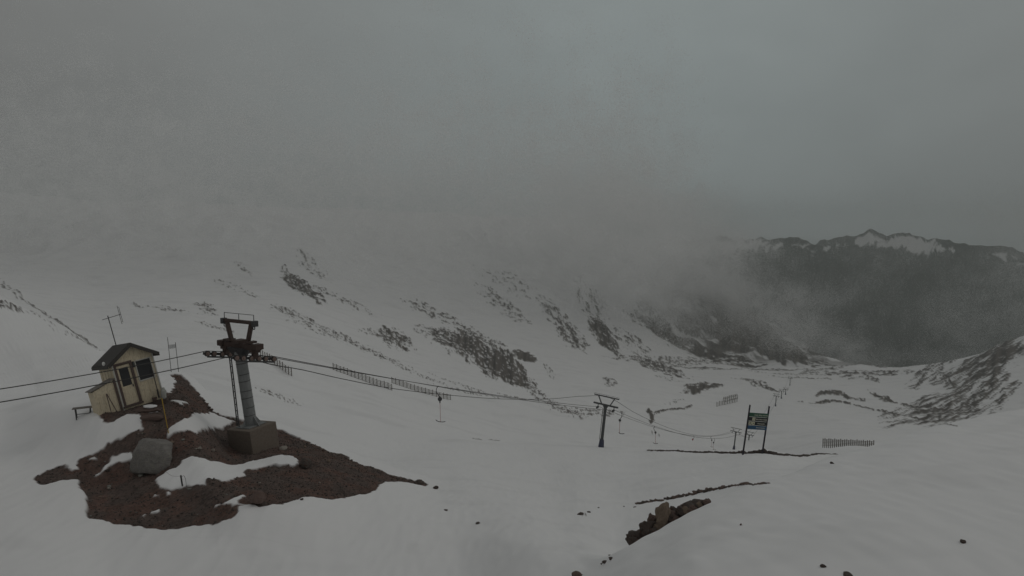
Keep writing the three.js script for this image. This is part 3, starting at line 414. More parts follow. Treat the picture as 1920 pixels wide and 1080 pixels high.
// ------------------------------------------------------------------ the lift hut
{
  const t = thing('lift_hut', 'small cream lift hut with dark gable roof, lean-to and antenna', 'hut');
  t.position.copy(foot(258, 752)); t.position.y -= 0.12; t.quaternion.copy(LEAN(12.5)).multiply(YAW(53)); t.scale.set(1.12, 1.24, 1.12);
  const W = 1.95, D = 1.85, E = 2.25, G = 0.62, hw = W / 2, hd = D / 2;
  const gable = new THREE.Shape(); gable.moveTo(-hw, 0); gable.lineTo(hw, 0); gable.lineTo(hw, E); gable.lineTo(0, E + G); gable.lineTo(-hw, E);
  const doorHole = new THREE.Path(); doorHole.moveTo(-0.86, 0.12); doorHole.lineTo(-0.12, 0.12); doorHole.lineTo(-0.12, 2.06); doorHole.lineTo(-0.86, 2.06);
  const winHole = new THREE.Path(); winHole.moveTo(0.07, 1.1); winHole.lineTo(0.80, 1.1); winHole.lineTo(0.80, 2.04); winHole.lineTo(0.07, 2.04);
  gable.holes.push(doorHole, winHole);
  const front = new THREE.ExtrudeGeometry(gable, { depth: 0.06, bevelEnabled: false }).translate(0, 0, hd - 0.06);
  part('front_wall', front, M.cream, t);
  const back = new THREE.Shape(); back.moveTo(-hw, 0); back.lineTo(hw, 0); back.lineTo(hw, E); back.lineTo(0, E + G); back.lineTo(-hw, E);
  part('back_wall', new THREE.ExtrudeGeometry(back, { depth: 0.06, bevelEnabled: false }).translate(0, 0, -hd), M.cream, t);
  for (const s of [-1, 1]) part('side_wall', new THREE.BoxGeometry(0.06, E, D - 0.124).translate(s * (hw - 0.031), E / 2, 0), M.cream, t);
  for (const s of [-1, 1]) part('corner_board', bx(0.07, E - 0.02, 0.03, s * (hw - 0.04), E / 2, hd + 0.016), M.whiteTrim, t);
  for (let i = 0; i < 4; i++) part('batten', bx(0.02, E - 0.06, 0.035, -hw - 0.011, E / 2, -0.62 + i * 0.42), M.cream, t);
  for (const [x, y0, y1] of [[-0.02, 0.1, 1.75], [0.44, 0.1, 1.05], [0.43, 2.08, 2.5]]) part('batten', bx(0.035, y1 - y0, 0.02, x, (y0 + y1) / 2, hd + 0.011), M.cream, t);
  part('sill_board', bx(W + 0.1, 0.62, D + 0.1, 0, -0.33, 0), M.trim, t);
  const ov = 0.24, sl = Math.atan2(G, hw);
  const roofs = []; for (const s of [-1, 1]) { const L = (hw + 0.2) / Math.cos(sl); const r = part('roof_pitch', bx(L, 0.05, D + ov * 2).rotateZ(-s * sl).translate(s * (L / 2) * Math.cos(sl), E + G + 0.05 - (L / 2) * Math.sin(sl), 0), M.roof, t); roofs.push(r); part('barge_board', [hd + ov + 0.016].map((z) => bx(L, 0.17, 0.03).rotateZ(-s * sl).translate(s * (L / 2) * Math.cos(sl), E + G - 0.02 - (L / 2) * Math.sin(sl), z)), M.roof, r); part('eave_board', bx(0.03, 0.15, D + ov * 2).translate(s * (hw + 0.215), E + G - 0.03 - L * Math.sin(sl), 0), M.roof, r); }
  part('eave_lamp', new THREE.SphereGeometry(0.07, 12, 10).scale(1, 1.4, 1).translate(-hw - 0.2, E + 0.02, hd - 0.25), M.white, t);
  const door = part('door', [bx(0.62, 0.86, 0.04, -0.49, 0.62, hd - 0.04), bx(0.1, 0.86, 0.04, -0.75, 1.47, hd - 0.04), bx(0.1, 0.86, 0.04, -0.23, 1.47, hd - 0.04), bx(0.62, 0.12, 0.04, -0.49, 1.96, hd - 0.04)], M.cream, t);
  part('door_frame', [bx(0.11, 2.0, 0.09, -0.85, 1.1, hd + 0.005), bx(0.11, 2.0, 0.09, -0.13, 1.1, hd + 0.005), bx(0.83, 0.1, 0.09, -0.49, 2.09, hd + 0.006), bx(0.9, 0.09, 0.16, -0.49, 0.14, hd + 0.03)], M.trim, door);
  part('pane', new THREE.BoxGeometry(0.44, 0.88, 0.012).translate(-0.49, 1.47, hd - 0.045), M.glass, door);
  part('door_handle', bx(0.03, 0.12, 0.06, -0.27, 1.0, hd + 0.01), M.darkSteel, door);
  const win = part('window', [bx(0.05, 1.0, 0.07, 0.07, 1.57, hd), bx(0.05, 1.0, 0.07, 0.80, 1.57, hd), bx(0.68, 0.05, 0.07, 0.435, 2.045, hd), bx(0.68, 0.06, 0.1, 0.435, 1.09, hd + 0.01)], M.whiteTrim, t);
  part('pane', new THREE.BoxGeometry(0.69, 0.92, 0.012).translate(0.435, 1.57, hd - 0.03), M.glass, win);
  part('wall_lamp', [bx(0.07, 0.28, 0.09, -0.025, 1.92, hd + 0.05)], M.darkSteel, t);
  // the lean-to on the side
  const x0 = -hw - 1.02, x1 = -hw - 0.004, z0 = 0.2, z1 = hd - 0.02, hA = 1.5, hB = 1.2;
  const sf = new THREE.Shape(); sf.moveTo(x0, -0.1); sf.lineTo(x1, -0.1); sf.lineTo(x1, hA); sf.lineTo(x0, hB);
  const lt = part('lean_to', new THREE.ExtrudeGeometry(sf, { depth: 0.04, bevelEnabled: false }).translate(0, 0, z1 - 0.04), M.cream, t);
  part('side_panel', new THREE.BoxGeometry(0.04, hB + 0.08, z1 - z0 - 0.045).translate(x0 + 0.02, hB / 2 - 0.06, (z0 + z1 - 0.045) / 2), M.cream, lt);
  part('back_panel', new THREE.ExtrudeGeometry(sf, { depth: 0.04, bevelEnabled: false }).translate(0, 0, z0 - 0.04), M.cream, lt);
  { const L = Math.hypot(x1 - x0 + 0.1, hA - hB), an = Math.atan2(hA - hB, x1 - x0 + 0.1); part('shed_roof', bx(L, 0.04, z1 - z0 + 0.14).rotateZ(an).translate((x0 - 0.1 + x1) / 2, (hA + hB) / 2 + 0.035, (z0 + z1) / 2), M.greyWood, lt); }
  part('edge_board', bx(0.09, hA, 0.05, x1 - 0.06, hA / 2, z1 + 0.027), M.trim, lt);
  part('foundation', bx(1.1, 0.6, z1 - z0 + 0.1, (x0 + x1) / 2, -0.35, (z0 + z1) / 2), M.rockRed, lt);
  const mast = part('antenna', bar(V(-0.05, E + G, -0.55), V(-0.05, E + G + 1.5, -0.55), 0.045, 0.045, true), M.darkSteel, t);
  part('boom', bar(V(-0.32, E + G + 1.36, -0.62), V(0.5, E + G + 1.44, -0.4), 0.028, 0.028, true), M.darkSteel, mast);
  part('dipole', [[0.44, 0.5], [0.5, 0.42]].map(([x, h]) => bar(V(x, E + G + 1.42 - h * 0.9, -0.42), V(x, E + G + 1.42 + h * 0.9, -0.42), 0.022, 0.022, true)), M.darkSteel, mast);
  t.updateMatrixWorld(true);
  const loc = (x, y, z) => V(x, y, z).applyMatrix4(t.matrixWorld);
  const set = (o) => { o.quaternion.copy(t.quaternion); return o; };
  for (const [a, b, label] of [[loc(-1.52, 0.98, hd + 0.1), loc(-1.6, -0.25, hd + 0.35), 'thin dark pole leaning upright on the lean-to wall'], [loc(-1.5, 0.98, hd + 0.1), loc(-1.26, -0.3, hd + 0.3), 'thin dark pole leaning slantwise on the lean-to wall']]) { const o = new THREE.Mesh(bar(a, b, 0.035, 0.045, true), M.trim); o.name = numbered('leaning_pole'); tag(o, label, 'pole', 'poles leaning on the lean-to'); lit(o); scene.add(o); }
  const sh = thing('shovel', 'dark long handled shovel standing against the hut wall under the window', 'shovel'); part('handle', bar(loc(0.72, 1.45, hd + 0.09), loc(0.66, 0.42, hd + 0.2), 0.05, 0.05, true), M.rubber, sh); part('blade', bar(loc(0.665, 0.5, hd + 0.19), loc(0.64, 0.1, hd + 0.22), 0.22, 0.03), M.darkSteel, sh);
  const sk = thing('sack', 'pale upright sack beside the hut corner', 'sack'); sk.position.copy(loc(0.84, 0.0, hd + 0.22)); part('body', new RoundedBoxGeometry(0.26, 0.55, 0.24, 3, 0.09).translate(0, 0.26, 0), M.sack, sk); part('neck', new THREE.CylinderGeometry(0.06, 0.1, 0.14, 10).translate(0, 0.58, 0), M.sack, sk);
  const bu = thing('bucket', 'small reddish bucket standing by the hut below the window', 'bucket'); bu.position.copy(loc(0.4, -0.02, hd + 0.2)); part('pail', new THREE.LatheGeometry([[0.0, 0], [0.1, 0], [0.13, 0.24], [0.115, 0.24], [0.09, 0.02]].map(([x, y]) => new THREE.Vector2(x, y)), 18), M.rockRed, bu); part('bail', new THREE.TorusGeometry(0.125, 0.008, 5, 16, Math.PI).translate(0, 0.23, 0), M.darkSteel, bu);
  // steps before the door
  const st = thing('stone_step', 'rough brown stone step in front of the hut door', 'step', 'steps before the hut door'); st.position.copy(foot(278, 766)); part('slab', rockGeo(701, 2, 0.95, 0.1).scale(0.8, 0.2, 0.42), M.rockRed, st); part('snow_cap', rockGeo(702, 2, 0.3, 0.2).scale(0.4, 0.09, 0.25).translate(0.1, 0.2, 0.02), mat(0.8, 0.8, 0.8), st);
  const st2 = thing('stone_step', 'lower brown stone step with a little snow on it', 'step', 'steps before the hut door'); st2.position.copy(foot(284, 780)); part('slab', rockGeo(703, 2, 0.95, 0.1).scale(0.7, 0.18, 0.4), M.rockRed, st2);
}
// bench, marker pole, stake, gate sign behind
{
  const b = thing('bench', 'small wooden bench standing in the snow beside the hut', 'bench'); const p = foot(156, 774); b.position.copy(p); b.quaternion.copy(YAW(28));
  part('seat', [bx(0.95, 0.05, 0.16, 0, 0.42, 0.09), bx(0.95, 0.05, 0.16, 0, 0.42, -0.09)], M.greyWood, b); for (const s of [-1, 1]) part('leg', [bar(V(s * 0.3, -0.2, 0.12), V(s * 0.34, 0.4, 0.09), 0.045), bar(V(s * 0.3, -0.2, -0.12), V(s * 0.34, 0.4, -0.09), 0.045)], M.darkSteel, b); part('stretcher', bar(V(-0.32, 0.1, 0.1), V(0.32, 0.1, 0.1), 0.03), M.darkSteel, b);
  const y = thing('marker_pole', 'thin yellow marker pole stuck in the earth before the hut', 'pole'); const q = foot(316, 812); y.position.copy(q); y.quaternion.copy(LEAN(8)); part('shaft', new THREE.CylinderGeometry(0.022, 0.022, 1.95, 8).translate(0, 0.95, 0), M.yellow, y); part('tip', new THREE.CylinderGeometry(0.024, 0.012, 0.3, 8).translate(0, 0.12, 0.001), M.rubber, y);
  const k = thing('stake', 'short dark stake with a bent wire in the snow patch', 'stake'); k.position.copy(foot(342, 909)); k.quaternion.copy(LEAN(6)); part('post', bx(0.06, 0.62, 0.06, 0, 0.24, 0), M.darkSteel, k); part('wire', tube([V(0.02, 0.45, 0), V(0.14, 0.52, 0.02), V(0.2, 0.4, 0.02), V(0.2, -0.05, 0.02)], 0.008, 20), M.darkSteel, k); part('cord', tube([V(0, 0.5, 0), V(-0.4, 0.55, 0), V(-0.75, 0.75, -0.1)], 0.005, 16), M.greyWood, k);
  const g = thing('gate_sign', 'small netted gate with two thin poles on the snow behind the hut', 'gate'); const d = 68, gp = at(328, 668, d); g.position.copy(V(gp.x, groundY(gp.x, gp.z), gp.z)); g.quaternion.copy(LEAN(3)); const s = d / FOCAL, top = at(321, 632, d).y - g.position.y, bt = at(335, 642, d).y - g.position.y;
  part('pole', bar(V(-7 * s, -0.3, 0), V(-7.5 * s, top, 0), 0.06, 0.06, true), M.rubber, g); part('pole', bar(V(7 * s, -0.3, 0), V(6.5 * s, bt, 0), 0.06, 0.06, true), M.rubber, g);
  for (let i = 0; i < 5; i++) part('cord', bar(V(-6.8 * s, bt - 0.3 - i * 0.1, 0), V(6.4 * s, bt - 0.25 - i * 0.1, 0), 0.03), M.darkSteel, g); for (let i = 0; i < 5; i++) part('tie', bar(V((-4.5 + i * 2.3) * s, bt - 0.28, 0), V((-4.5 + i * 2.3) * s, bt - 0.68, 0), 0.025), M.darkSteel, g);
}
// ------------------------------------------------------------------ snow fences
function snowFence(a, b, posts, h, label, slats = 5, group = 'slatted snow fences', straight = false) {
  const t = thing('snow_fence', label, 'fence', group), A = a.length > 2 ? at(...a) : hit(...a), B = b.length > 2 ? at(...b) : hit(...b), gA = A.y, gB = B.y, n = posts - 1, at0 = (f) => { const x = A.x + (B.x - A.x) * f, z = A.z + (B.z - A.z) * f; return V(x, straight ? gA + (gB - gA) * f : groundY(x, z), z); };
  const far = Math.hypot(A.x, A.z), w = Math.min(0.2, Math.max(0.1, far * 0.0008)), O = at0(0.5); t.position.copy(O);
  const rel = (v) => v.sub(O);
  for (let i = 0; i <= n; i++) { const p = rel(at0(i / n)); part('post', bar(p.clone().add(V(0, -0.4, 0)), p.clone().add(V(-0.06, h * 1.18 + 0.12 * Math.sin(i * 2.3), 0.03)), w * 1.15), M.greyWood, t); }
  for (let k = 0; k < slats; k++) { const g = []; for (let i = 0; i < 8; i++) { const up = V(0, 0.18 + (h - 0.18) * k / (slats - 1), 0); g.push(bar(rel(at0(i / 8)).add(up), rel(at0((i + 1) / 8)).add(up), w * 0.8, w * 0.4)); } part('slat', g, M.greyWood, t); }
  return t;
}
snowFence([489, 668], [547, 703], 13, 1.75, 'slatted snow fence partly hidden by the sheaves of the concrete based tower');
snowFence([625, 694], [735, 732], 17, 1.9, 'slatted snow fence crossed by the signal cable, nearer the concrete based tower');
snowFence([735, 719], [845, 747], 17, 1.9, 'slatted snow fence behind the tow bar with the round spring box');
snowFence([1543, 836, 128], [1638, 841, 122], 26, 1.45, 'picket like snow fence at the foot of the smooth snow bank', 5, 'slatted snow fences', true);
snowFence([1344, 760.5], [1382, 753.5], 9, 2.6, 'faint distant snow fence, lowest of three stepped up the slope', 4, 'three stepped fences by the sign');
snowFence([1356, 754], [1383, 748], 8, 2.2, 'faint distant snow fence, middle one of three stepped up the slope', 4, 'three stepped fences by the sign');
snowFence([1357, 747.5], [1382, 742.5], 8, 1.2, 'faint distant snow fence, topmost of three stepped up the slope', 3, 'three stepped fences by the sign');

// ------------------------------------------------------------------ boulders and stones
function boulder(name, label, px, py, rx, ry, seed, m, cat = 'boulder', sink = 0.25, squash = 0.8, detail = 3, boxy = 0.85) {
  const p = foot(px, py), d = Math.hypot(p.x, p.z) / FOCAL, o = new THREE.Mesh(rockGeo(seed, detail, boxy, 0.16), m); o.name = numbered(name); o.position.copy(p); o.position.y += ry * d * (1 - 2 * sink); o.scale.set(rx * d, ry * d, rx * d * squash); o.rotation.y = seed; tag(o, label, cat); lit(o); scene.add(o); return o;
}
{ // the block before the hut: a squared, weathered slab
  const g = mergeVertices(new THREE.IcosahedronGeometry(1, 14).deleteAttribute('normal').deleteAttribute('uv'), 1e-4), p = g.attributes.position, uv = new Float32Array(p.count * 2);
  for (let i = 0; i < p.count; i++) { const v = V(p.getX(i), p.getY(i), p.getZ(i)), k = Math.pow(Math.abs(v.x) ** 6 + Math.abs(v.y) ** 6 + Math.abs(v.z) ** 6, -1 / 6); v.multiplyScalar(k * (1 + 0.08 * fbm3(v.x * 1.1 + 4, v.y * 1.1, v.z * 1.1, 2) + 0.07 * fbm3(v.x * 5, v.y * 5, v.z * 5, 4) - 0.05 * Math.abs(n3(v.x * 2.3, v.y * 2.3, v.z * 2.3)))); for (const [nx, ny, nz, dd] of [[0.1, 0.5, 0.86, 0.98], [-0.7, 0.6, 0.3, 1.05], [0.75, 0.55, 0.3, 1.02], [0.6, -0.3, 0.74, 1.05], [-0.55, -0.2, 0.8, 1.0], [0.2, 0.97, 0.1, 0.92]]) { const c = v.x * nx + v.y * ny + v.z * nz; if (c > dd) v.multiplyScalar(1 - 0.9 * (1 - dd / c)); } v.x *= 1 - 0.1 * v.y; p.setXYZ(i, v.x, v.y, v.z); uv[i * 2] = v.x * 0.4 + v.z * 0.2; uv[i * 2 + 1] = v.y * 0.4; }
  g.setAttribute('uv', new THREE.BufferAttribute(uv, 2)); g.computeVertexNormals();
  const lichen = dataTex(256, (u, v) => { const a = 0.5 + 0.5 * fbm2(u * 6, v * 6, 5), b = sstep(0.05, 0.3, fbm2(u * 22 + 3, v * 22, 3)), c = sstep(0.25, 0.45, fbm2(u * 11 + 9, v * 11, 4)), k = 0.62 + 0.3 * a - 0.16 * b; return [k + 0.04 * c, k + 0.05 * c, k - 0.03 * c]; });
  const q = foot(287, 876), d = Math.hypot(q.x, q.z) / FOCAL, o = new THREE.Mesh(g, mat(0.265, 0.25, 0.235, { map: lichen, roughness: 1 })); o.name = numbered('boulder'); o.position.copy(q); o.position.y += 22 * d; o.scale.set(27 * d, 27 * d, 17 * d); o.rotation.set(-0.2, 0.38, -0.1); tag(o, 'large squared pale grey boulder on the bare earth before the hut', 'boulder'); lit(o); scene.add(o);
}
boulder('boulder', 'rounded brown grey boulder on the earth beside a sliver of snow', 484, 943, 16, 15, 17, M.rockRed, 'boulder', 0.1);
boulder('boulder', 'dark rounded boulder at the end of the long snow strip', 573, 874, 17, 10, 21, M.rockDark, 'boulder', 0.2);
boulder('boulder', 'flat pale stone lying next to the concrete tower base', 531, 840, 9, 4, 33, M.rockPale, 'boulder', 0.2);
boulder('boulder', 'dark slab of rock at the pointed tip of the bare earth', 784, 904, 15, 6, 39, M.rockDark, 'boulder', 0.3, 0.5);
boulder('boulder', 'small dark rock lying on the snow just past the earth tip', 817, 915, 6, 4, 47, M.rockDark, 'boulder', 0.2);
boulder('boulder', 'dark brown rock buried in the snow bank at the frame bottom', 1083, 1084, 12, 8, 53, M.rockRed, 'boulder', 0.2);
boulder('boulder', 'small angular dark rock poking from the smooth snow bank', 1543, 1063, 6, 3, 57, M.rockDark, 'boulder', 0.2);
boulder('boulder', 'long flat dark rock poking from the smooth snow bank', 1590, 1078, 16, 2.6, 61, M.rockDark, 'boulder', 0.45, 0.5);
boulder('boulder', 'small dark rock alone high on the smooth snow bank', 1806, 1017, 7, 3, 67, M.rockDark, 'boulder', 0.3, 0.6);
boulder('boulder', 'tiny dark rock near the crest of the snow bank below the picket fence', 1560, 869, 4, 2.6, 71, M.rockDark, 'boulder', 0.3, 0.6);
boulder('boulder', 'tiny dark stone in the snow below the rock outcrop', 1389, 986, 2.6, 2, 73, M.rockRed, 'boulder', 0.2);
{
  const t = thing('rock_outcrop', 'jagged brown rock outcrop rising behind the crest of the snow bank', 'outcrop'), d0 = 17.4; t.position.copy(at(1245, 985, d0));
  const L = [[1243, 966, 13, 19, M.rockBrown, 0], [1237, 992, 11, 20, M.rockBrown, 0.2], [1213, 992, 14, 17, M.rockDark, 0], [1221, 972, 8, 11, M.rockRed, 0.3], [1201, 1008, 12, 11, M.rockDark, 0], [1187, 1017, 8, 11, M.rockDark, -0.2], [1264, 962, 11, 12, M.rockDark, 0.5], [1285, 957, 15, 11, M.rockRed, 0.6], [1306, 950, 16, 7, M.rockDark, 0.5], [1258, 982, 12, 11, M.rockRed, 0.1], [1228, 1004, 14, 12, M.rockDark, -0.2], [1252, 965, 8, 14, M.rockRed, 0.6], [1274, 970, 12, 10, M.rockDark, 0.2], [1318, 945, 10, 5, M.rockRed, 0.6], [1194, 1020, 9, 9, M.rockRed, -0.3], [1295, 966, 12, 8, M.rockDark, 0.3]];
  L.push([1203, 1016, 24, 15, M.rockDark, 0.25], [1238, 998, 26, 20, M.rockDark, 0.3], [1268, 976, 26, 16, M.rockRed, 0.35], [1298, 958, 24, 11, M.rockDark, 0.4]);
  { const R = rng(61); for (let i = 0; i < 22; i++) { const f = i / 21, x = 1184 + 140 * f, y = 1016 - 76 * f + 6 * Math.sin(f * 9); L.push([x + 4 * R(), y - 6 * R(), 5 + 5 * R(), 5 + 6 * R() * (1 - 0.6 * f), [M.rockDark, M.rockRed, M.rockDark, M.rockBrown][i % 4], R() * 0.5 - 0.1]); } }
  L.forEach(([x, y, rx, ry, m, back], i) => { const d = d0 + back, s = d / FOCAL, o = part('rock', rockGeo(900 + i * 7, 3, 1.0, 0.3, 0.55), m, t); o.position.copy(at(x, y, d)).sub(t.position); o.scale.set(rx * s * 1.5, ry * s * 1.3, rx * s * 1.2); o.rotation.y = i * 1.7; o.rotation.z = (i % 3 - 1) * 0.15; });
}
function stone(px, py, rx, ry, i, m, sink = 0.3) { const p = hit(px, py); if (!p) return; p.y = groundY(p.x, p.z); const d = Math.hypot(p.x, p.z) / FOCAL, o = new THREE.Mesh(stoneGeos[i % 6], m ?? stoneMats[i % 6]); o.name = 'stone'; o.position.copy(p); o.position.y += ry * d * (1 - 2 * sink); o.scale.set(rx * d, ry * d, rx * d * 0.8); o.rotation.y = i * 2.4; o.castShadow = o.receiveShadow = true; (px < 830 && py > 740 && py < 955 + 40 ? mound : ground).add(o); }
const crestPoint = (px, s) => { const a = Math.atan((px - 960) / FOCAL / 0.962), [r, e] = onProfile(profile(a), s), X = Math.sin(a) * r, Z = -Math.cos(a) * r; return V(X, groundY(X, Z), Z); };
function stoneAt(p, rx, ry, i, m) { const d = Math.hypot(p.x, p.z) / FOCAL, o = new THREE.Mesh(stoneGeos[i % 6], m); o.name = 'stone'; o.position.copy(p); o.position.y += ry * d * 0.6; o.scale.set(rx * d, ry * d, rx * d * 0.8); o.rotation.y = i * 2.4; o.castShadow = o.receiveShadow = true; ground.add(o); }
{
  const R = rng(501); let n = 0;
  while (n < 128) { // loose stones on the bare earth
    const px = 65 + R() * 720, py = 770 + R() * 220, h = hit(px, py); if (!h || dirt(h.x, h.z) < 0.5) continue;
    const big = R(), k = 1.1 + 3.6 * big * big * big * big; stone(px, py, k * (0.9 + 0.5 * R()), k * 0.7, n, R() < 0.22 ? M.rockPale : undefined); n++;
  }
  for (let i = 0; i < 64; i++) { const f = i / 63, px = 1214 + 350 * f + 3 * R(), mound = Math.exp(-(((px - 1425) / 22) ** 2)) * 3.6 + Math.exp(-(((px - 1384) / 10) ** 2)) * 1.6, e = Math.min(1, f * 6, (1 - f) * 4); stoneAt(crestPoint(px, 5.96), 4 + 3.6 * R(), (1.0 + 0.8 * R()) * e + mound * (0.6 + 0.5 * R()) + 0.3, i, M.rockDark); }
  { const E = [[380, 745], [400, 772], [449, 789], [510, 801], [560, 822], [612, 843], [655, 859], [707, 877], [745, 893], [800, 908]]; for (let i = 0; i < 46; i++) { const f = i / 46 * (E.length - 1), k = Math.floor(f), t = f - k; stone(E[k][0] + (E[k + 1][0] - E[k][0]) * t, E[k][1] + (E[k + 1][1] - E[k][1]) * t + 1.5, 2 + 4 * R() * R(), 1.2 + 1.8 * R(), i, R() < 0.5 ? M.rockDark : M.rockRed, 0.3); } }
  for (let i = 0; i < 44; i++) { const f = i / 43, px = 1196 + 246 * f, fat = Math.sin(Math.PI * Math.min(1, 0.15 + f * 0.95)), py = 945 - 38 * Math.pow(f, 0.85) + (R() - 0.5) * 5 * (1 - f); stone(px, py, 4 + 5 * R(), 0.9 + (1.2 + 1.8 * R()) * fat, i, R() < 0.5 ? M.rockDark : M.rockRed, 0.2); }
  for (const [x, y, a, b] of [[1088, 967, 8, 2.4], [1104, 964, 5, 1.2], [835, 958, 5, 1.2], [896, 980, 7, 1.4], [1122, 957, 2.5, 0.9], [1170, 951, 2, 0.8], [1190, 953, 4, 1], [1135, 1056, 8, 3], [1146, 1050, 7, 3], [1128, 1060, 3, 2], [1143, 1040, 4, 1.4], [566, 935, 4, 2.4]]) stone(x, y, a, b, Math.round(x), M.rockDark, 0.3);
  // gravel too small to pick apart
  const N = 9000, im = new THREE.InstancedMesh(rockGeo(77, 0, 0.8, 0.3), new THREE.MeshStandardMaterial({ roughness: 1 }), N), mm = new THREE.Matrix4(), q = new THREE.Quaternion(), cc = new THREE.Color(); let c = 0;
  for (let tries = 0; c < N && tries < 120000; tries++) { const x = dminx + (dmaxx - dminx) * R(), z = dminz + (dmaxz - dminz) * R(); if (dirt(x, z) < 0.6) continue; const s = 0.022 + 0.065 * R() * R() * R(), y = groundY(x, z); q.setFromAxisAngle(V(R(), R(), R()).normalize(), R() * 6); mm.compose(V(x, y + s * 0.2, z), q, V(s * 1.3, s * 0.8, s)); im.setMatrixAt(c, mm); const t = 0.04 + 0.17 * R() * R() * R(); cc.setRGB(t * 1.15, t * (0.93 + 0.1 * R()), t * 0.85); im.setColorAt(c, cc); c++; }
  im.count = c; im.name = 'gravel'; im.userData.kind = 'stuff'; im.castShadow = im.receiveShadow = true; mound.add(im);
}
// ------------------------------------------------------------------ the piste sign
{
  const base = crestPoint(1406, 5.9), d = Math.hypot(base.z), s = d / FOCAL * 1.09, t = thing('piste_sign', 'tall two-post piste sign with green, black and blue name boards', 'sign');
  t.position.copy(base); t.quaternion.copy(LEAN(-6.2)).multiply(YAW(8));
  for (const x of [-1, 1]) part('post', new THREE.CylinderGeometry(0.075, 0.085, 94 * s, 14).translate(x * 18.3 * s, 41.5 * s, 0), M.post, t);
  const rows = [['#21503a', 'Easy Way Home', 0, 7.4], ['#141617', 'Boulder Ride', 1, 7.4], ['#141617', 'Pinnacle', 2, 7.4], ['#1e4a6b', 'West Basin', 0, 7.0]];
  let y = 75.5 * s; const names = ['dark green board', 'black board with one arrow symbol', 'black board with a diamond and an arrow symbol', 'blue board'];
  rows.forEach(([c, txt, marks, h], i) => {
    const H = h * s, Wd = 36.2 * s, cv = document.createElement('canvas'); cv.width = 1024; cv.height = Math.round(1024 * H / Wd); const x = cv.getContext('2d'), hh = cv.height;
    x.fillStyle = c; x.fillRect(0, 0, 1024, hh); x.fillStyle = '#c3c1b4'; if (i < 3) x.fillRect(0, hh - 9, 1024, 9);
    x.font = 'bold ' + Math.round(hh * 0.46) + 'px sans-serif'; x.textAlign = i === 0 ? 'right' : 'center'; x.textBaseline = 'middle'; x.fillText(txt, i === 0 ? 1000 : i === 3 ? 690 : 690, hh * 0.5);
    const box = (bx0, kind) => { const q = hh * 0.74, k = '#16181a'; x.fillStyle = '#cfcbb2'; x.fillRect(bx0, hh * 0.1, q, q); x.fillStyle = k; const cx = bx0 + q / 2, cy = hh * 0.1 + q / 2; x.beginPath(); if (kind === 'd') { x.moveTo(cx, cy - q * 0.36); x.lineTo(cx + q * 0.34, cy); x.lineTo(cx, cy + q * 0.36); x.lineTo(cx - q * 0.34, cy); } else { x.rect(cx - q * 0.34, cy - q * 0.07, q * 0.4, q * 0.14); x.moveTo(cx + q * 0.02, cy - q * 0.28); x.lineTo(cx + q * 0.38, cy); x.lineTo(cx + q * 0.02, cy + q * 0.28); } x.fill(); };
    if (marks === 1) box(190, 'a'); if (marks === 2) { box(20, 'd'); box(190, 'a'); }
    const tx = new THREE.CanvasTexture(cv); tx.colorSpace = THREE.SRGBColorSpace; tx.magFilter = THREE.LinearFilter;
    const p = part('board', bx(Wd, H - 0.012, 0.03, 0, y - H / 2, 0.1, 0.004), mat(0.05, 0.06, 0.05), t); p.userData.label = names[i];
    const pr = new THREE.PlaneGeometry(Wd - 0.01, H - 0.02).translate(0, y - H / 2, 0.1 + 0.019); part('lettering', pr, new THREE.MeshStandardMaterial({ map: tx, roughness: 0.6 }), p);
    y -= H + 0.012;
  });
}
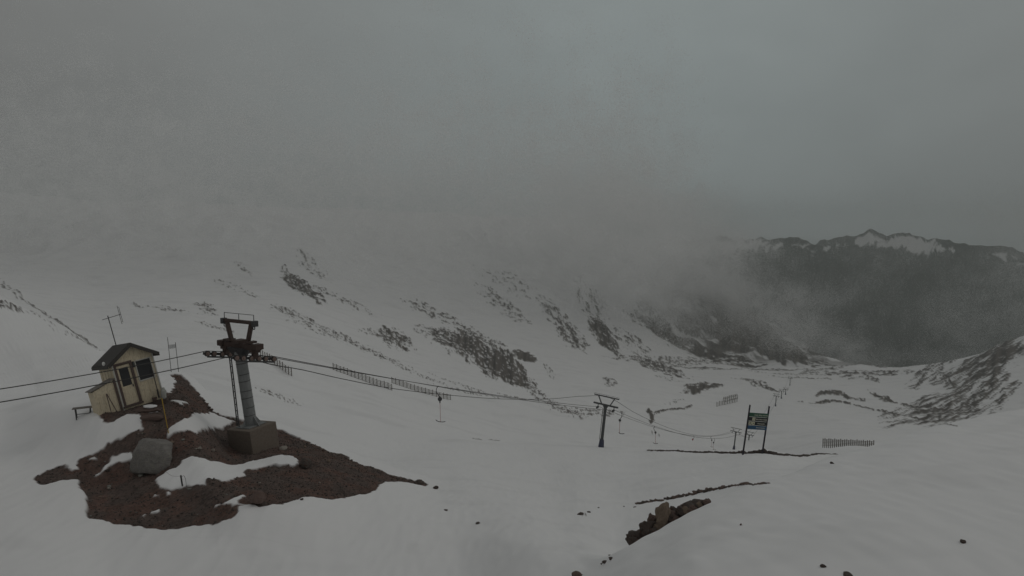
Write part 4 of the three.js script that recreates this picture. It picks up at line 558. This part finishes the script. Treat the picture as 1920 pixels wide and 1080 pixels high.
// ------------------------------------------------------------------ low cloud: puffs of countless tiny flecks of frozen vapour, crowded where the cloud is thick
{
  const R = rng(77), m = new THREE.MeshPhysicalMaterial({ roughness: 1, transmission: 0.5, thickness: 0, side: THREE.DoubleSide, specularIntensity: 0 }); m.color.setRGB(0.985, 0.988, 0.988);
  const gauss = () => Math.sqrt(-2 * Math.log(1 - R() * 0.995)) * Math.cos(6.2832 * R());
  function puff(flecks, spread, size) {
    const P = new Float32Array(flecks * 9), v = V(0, 0, 0), ax = V(0, 0, 0), ay = V(0, 0, 0);
    for (let i = 0; i < flecks; i++) {
      const x = gauss() * spread, y = gauss() * spread * 0.7, z = gauss() * spread, s = size * (0.6 + 0.8 * R());
      v.set(R() - 0.5, R() - 0.5, R() - 0.5).normalize(); ax.set(R() - 0.5, R() - 0.5, R() - 0.5).cross(v).normalize(); ay.crossVectors(v, ax);
      for (let c = 0; c < 3; c++) { const t = c * 2.094 + R(), p = Math.cos(t) * s, q = Math.sin(t) * s, o = i * 9 + c * 3; P[o] = x + ax.x * p + ay.x * q; P[o + 1] = y + ax.y * p + ay.y * q; P[o + 2] = z + ax.z * p + ay.z * q; }
    }
    const g = new THREE.BufferGeometry(); g.setAttribute('position', new THREE.BufferAttribute(P, 3)); return g;
  }
  function fill(label, count, box, rho, geo) {
    const im = new THREE.InstancedMesh(geo, m, count), mm = new THREE.Matrix4(), q = new THREE.Quaternion(); let made = 0;
    for (let tries = 0; made < count && tries < count * 60; tries++) {
      const X = box[0] + (box[1] - box[0]) * R(), E = box[2] + (box[3] - box[2]) * R(), Z = box[4] + (box[5] - box[4]) * R();
      if (R() > rho(X, E, Z)) continue;
      const k = 0.7 + 0.8 * R(); q.setFromAxisAngle(V(R() - 0.5, R() - 0.5, R() - 0.5).normalize(), R() * 6.28); mm.compose(V(X, EYE + E, Z), q, V(k, k, k)); im.setMatrixAt(made++, mm);
    }
    im.count = made; im.name = numbered('cloud'); tag(im, label, 'cloud', null, 'stuff'); im.castShadow = im.receiveShadow = true; scene.add(im); console.log(im.name, made);
  }
  fill('low grey cloud lying over the head of the snow slope', 40000, [-1350, 420, -190, 330, -1150, -430], (X, E, Z) => {
    const d = -Z, u = X / d, base = (-0.084 - 0.06 * (u + 0.3) - 0.07 * Math.max(0, u + 0.05)) * d + 70 * fbm3(X / 230, E / 110, Z / 280, 4);
    return (1 - sstep(0.2, 0.36, u)) * sstep(430, 640, d) * sstep(-55, 120, E - base) * (1 - sstep(30, 240, E)) * (0.25 + 0.75 * sstep(-0.35, 0.35, fbm3(X / 130, E / 60, Z / 150, 3)));
  }, puff(96, 4.2, 0.3));
  fill('trailing curtain of cloud hanging before the dark mountain range', 24000, [0, 1000, -330, 260, -1250, -780], (X, E, Z) => {
    const d = -Z, right = 0.365 * d - 1.15 * E + 190 * fbm3(X / 230 + 9, E / 120, Z / 280, 4), base = (-0.10 - 0.22 * (X / d - 0.1)) * d;
    return sstep(0, 260, X) * (1 - sstep(-260, 110, X - right)) * sstep(-70, 110, E - base + 60 * fbm3(X / 150, E / 90, Z / 150, 3)) * (1 - sstep(20, 230, E)) * (0.2 + 0.8 * sstep(-0.3, 0.4, fbm3(X / 170, E / 100, Z / 170, 3)));
  }, puff(110, 5.5, 0.32));
  fill('thin haze of cloud drifting before the faces of the distant range', 10000, [330, 1180, -360, 120, -1225, -1000], (X, E, Z) => {
    const u = X / -Z; return (0.22 + 0.6 * sstep(0.66, 0.9, u + 0.1 * n3(X / 200, E / 100, Z / 200))) * (0.2 + 0.8 * sstep(-0.3, 0.4, fbm3(X / 210, E / 110, Z / 210, 3))) * (1 - sstep(-20, 110, E));
  }, puff(110, 6, 0.29));
}
renderer.render(scene, camera);
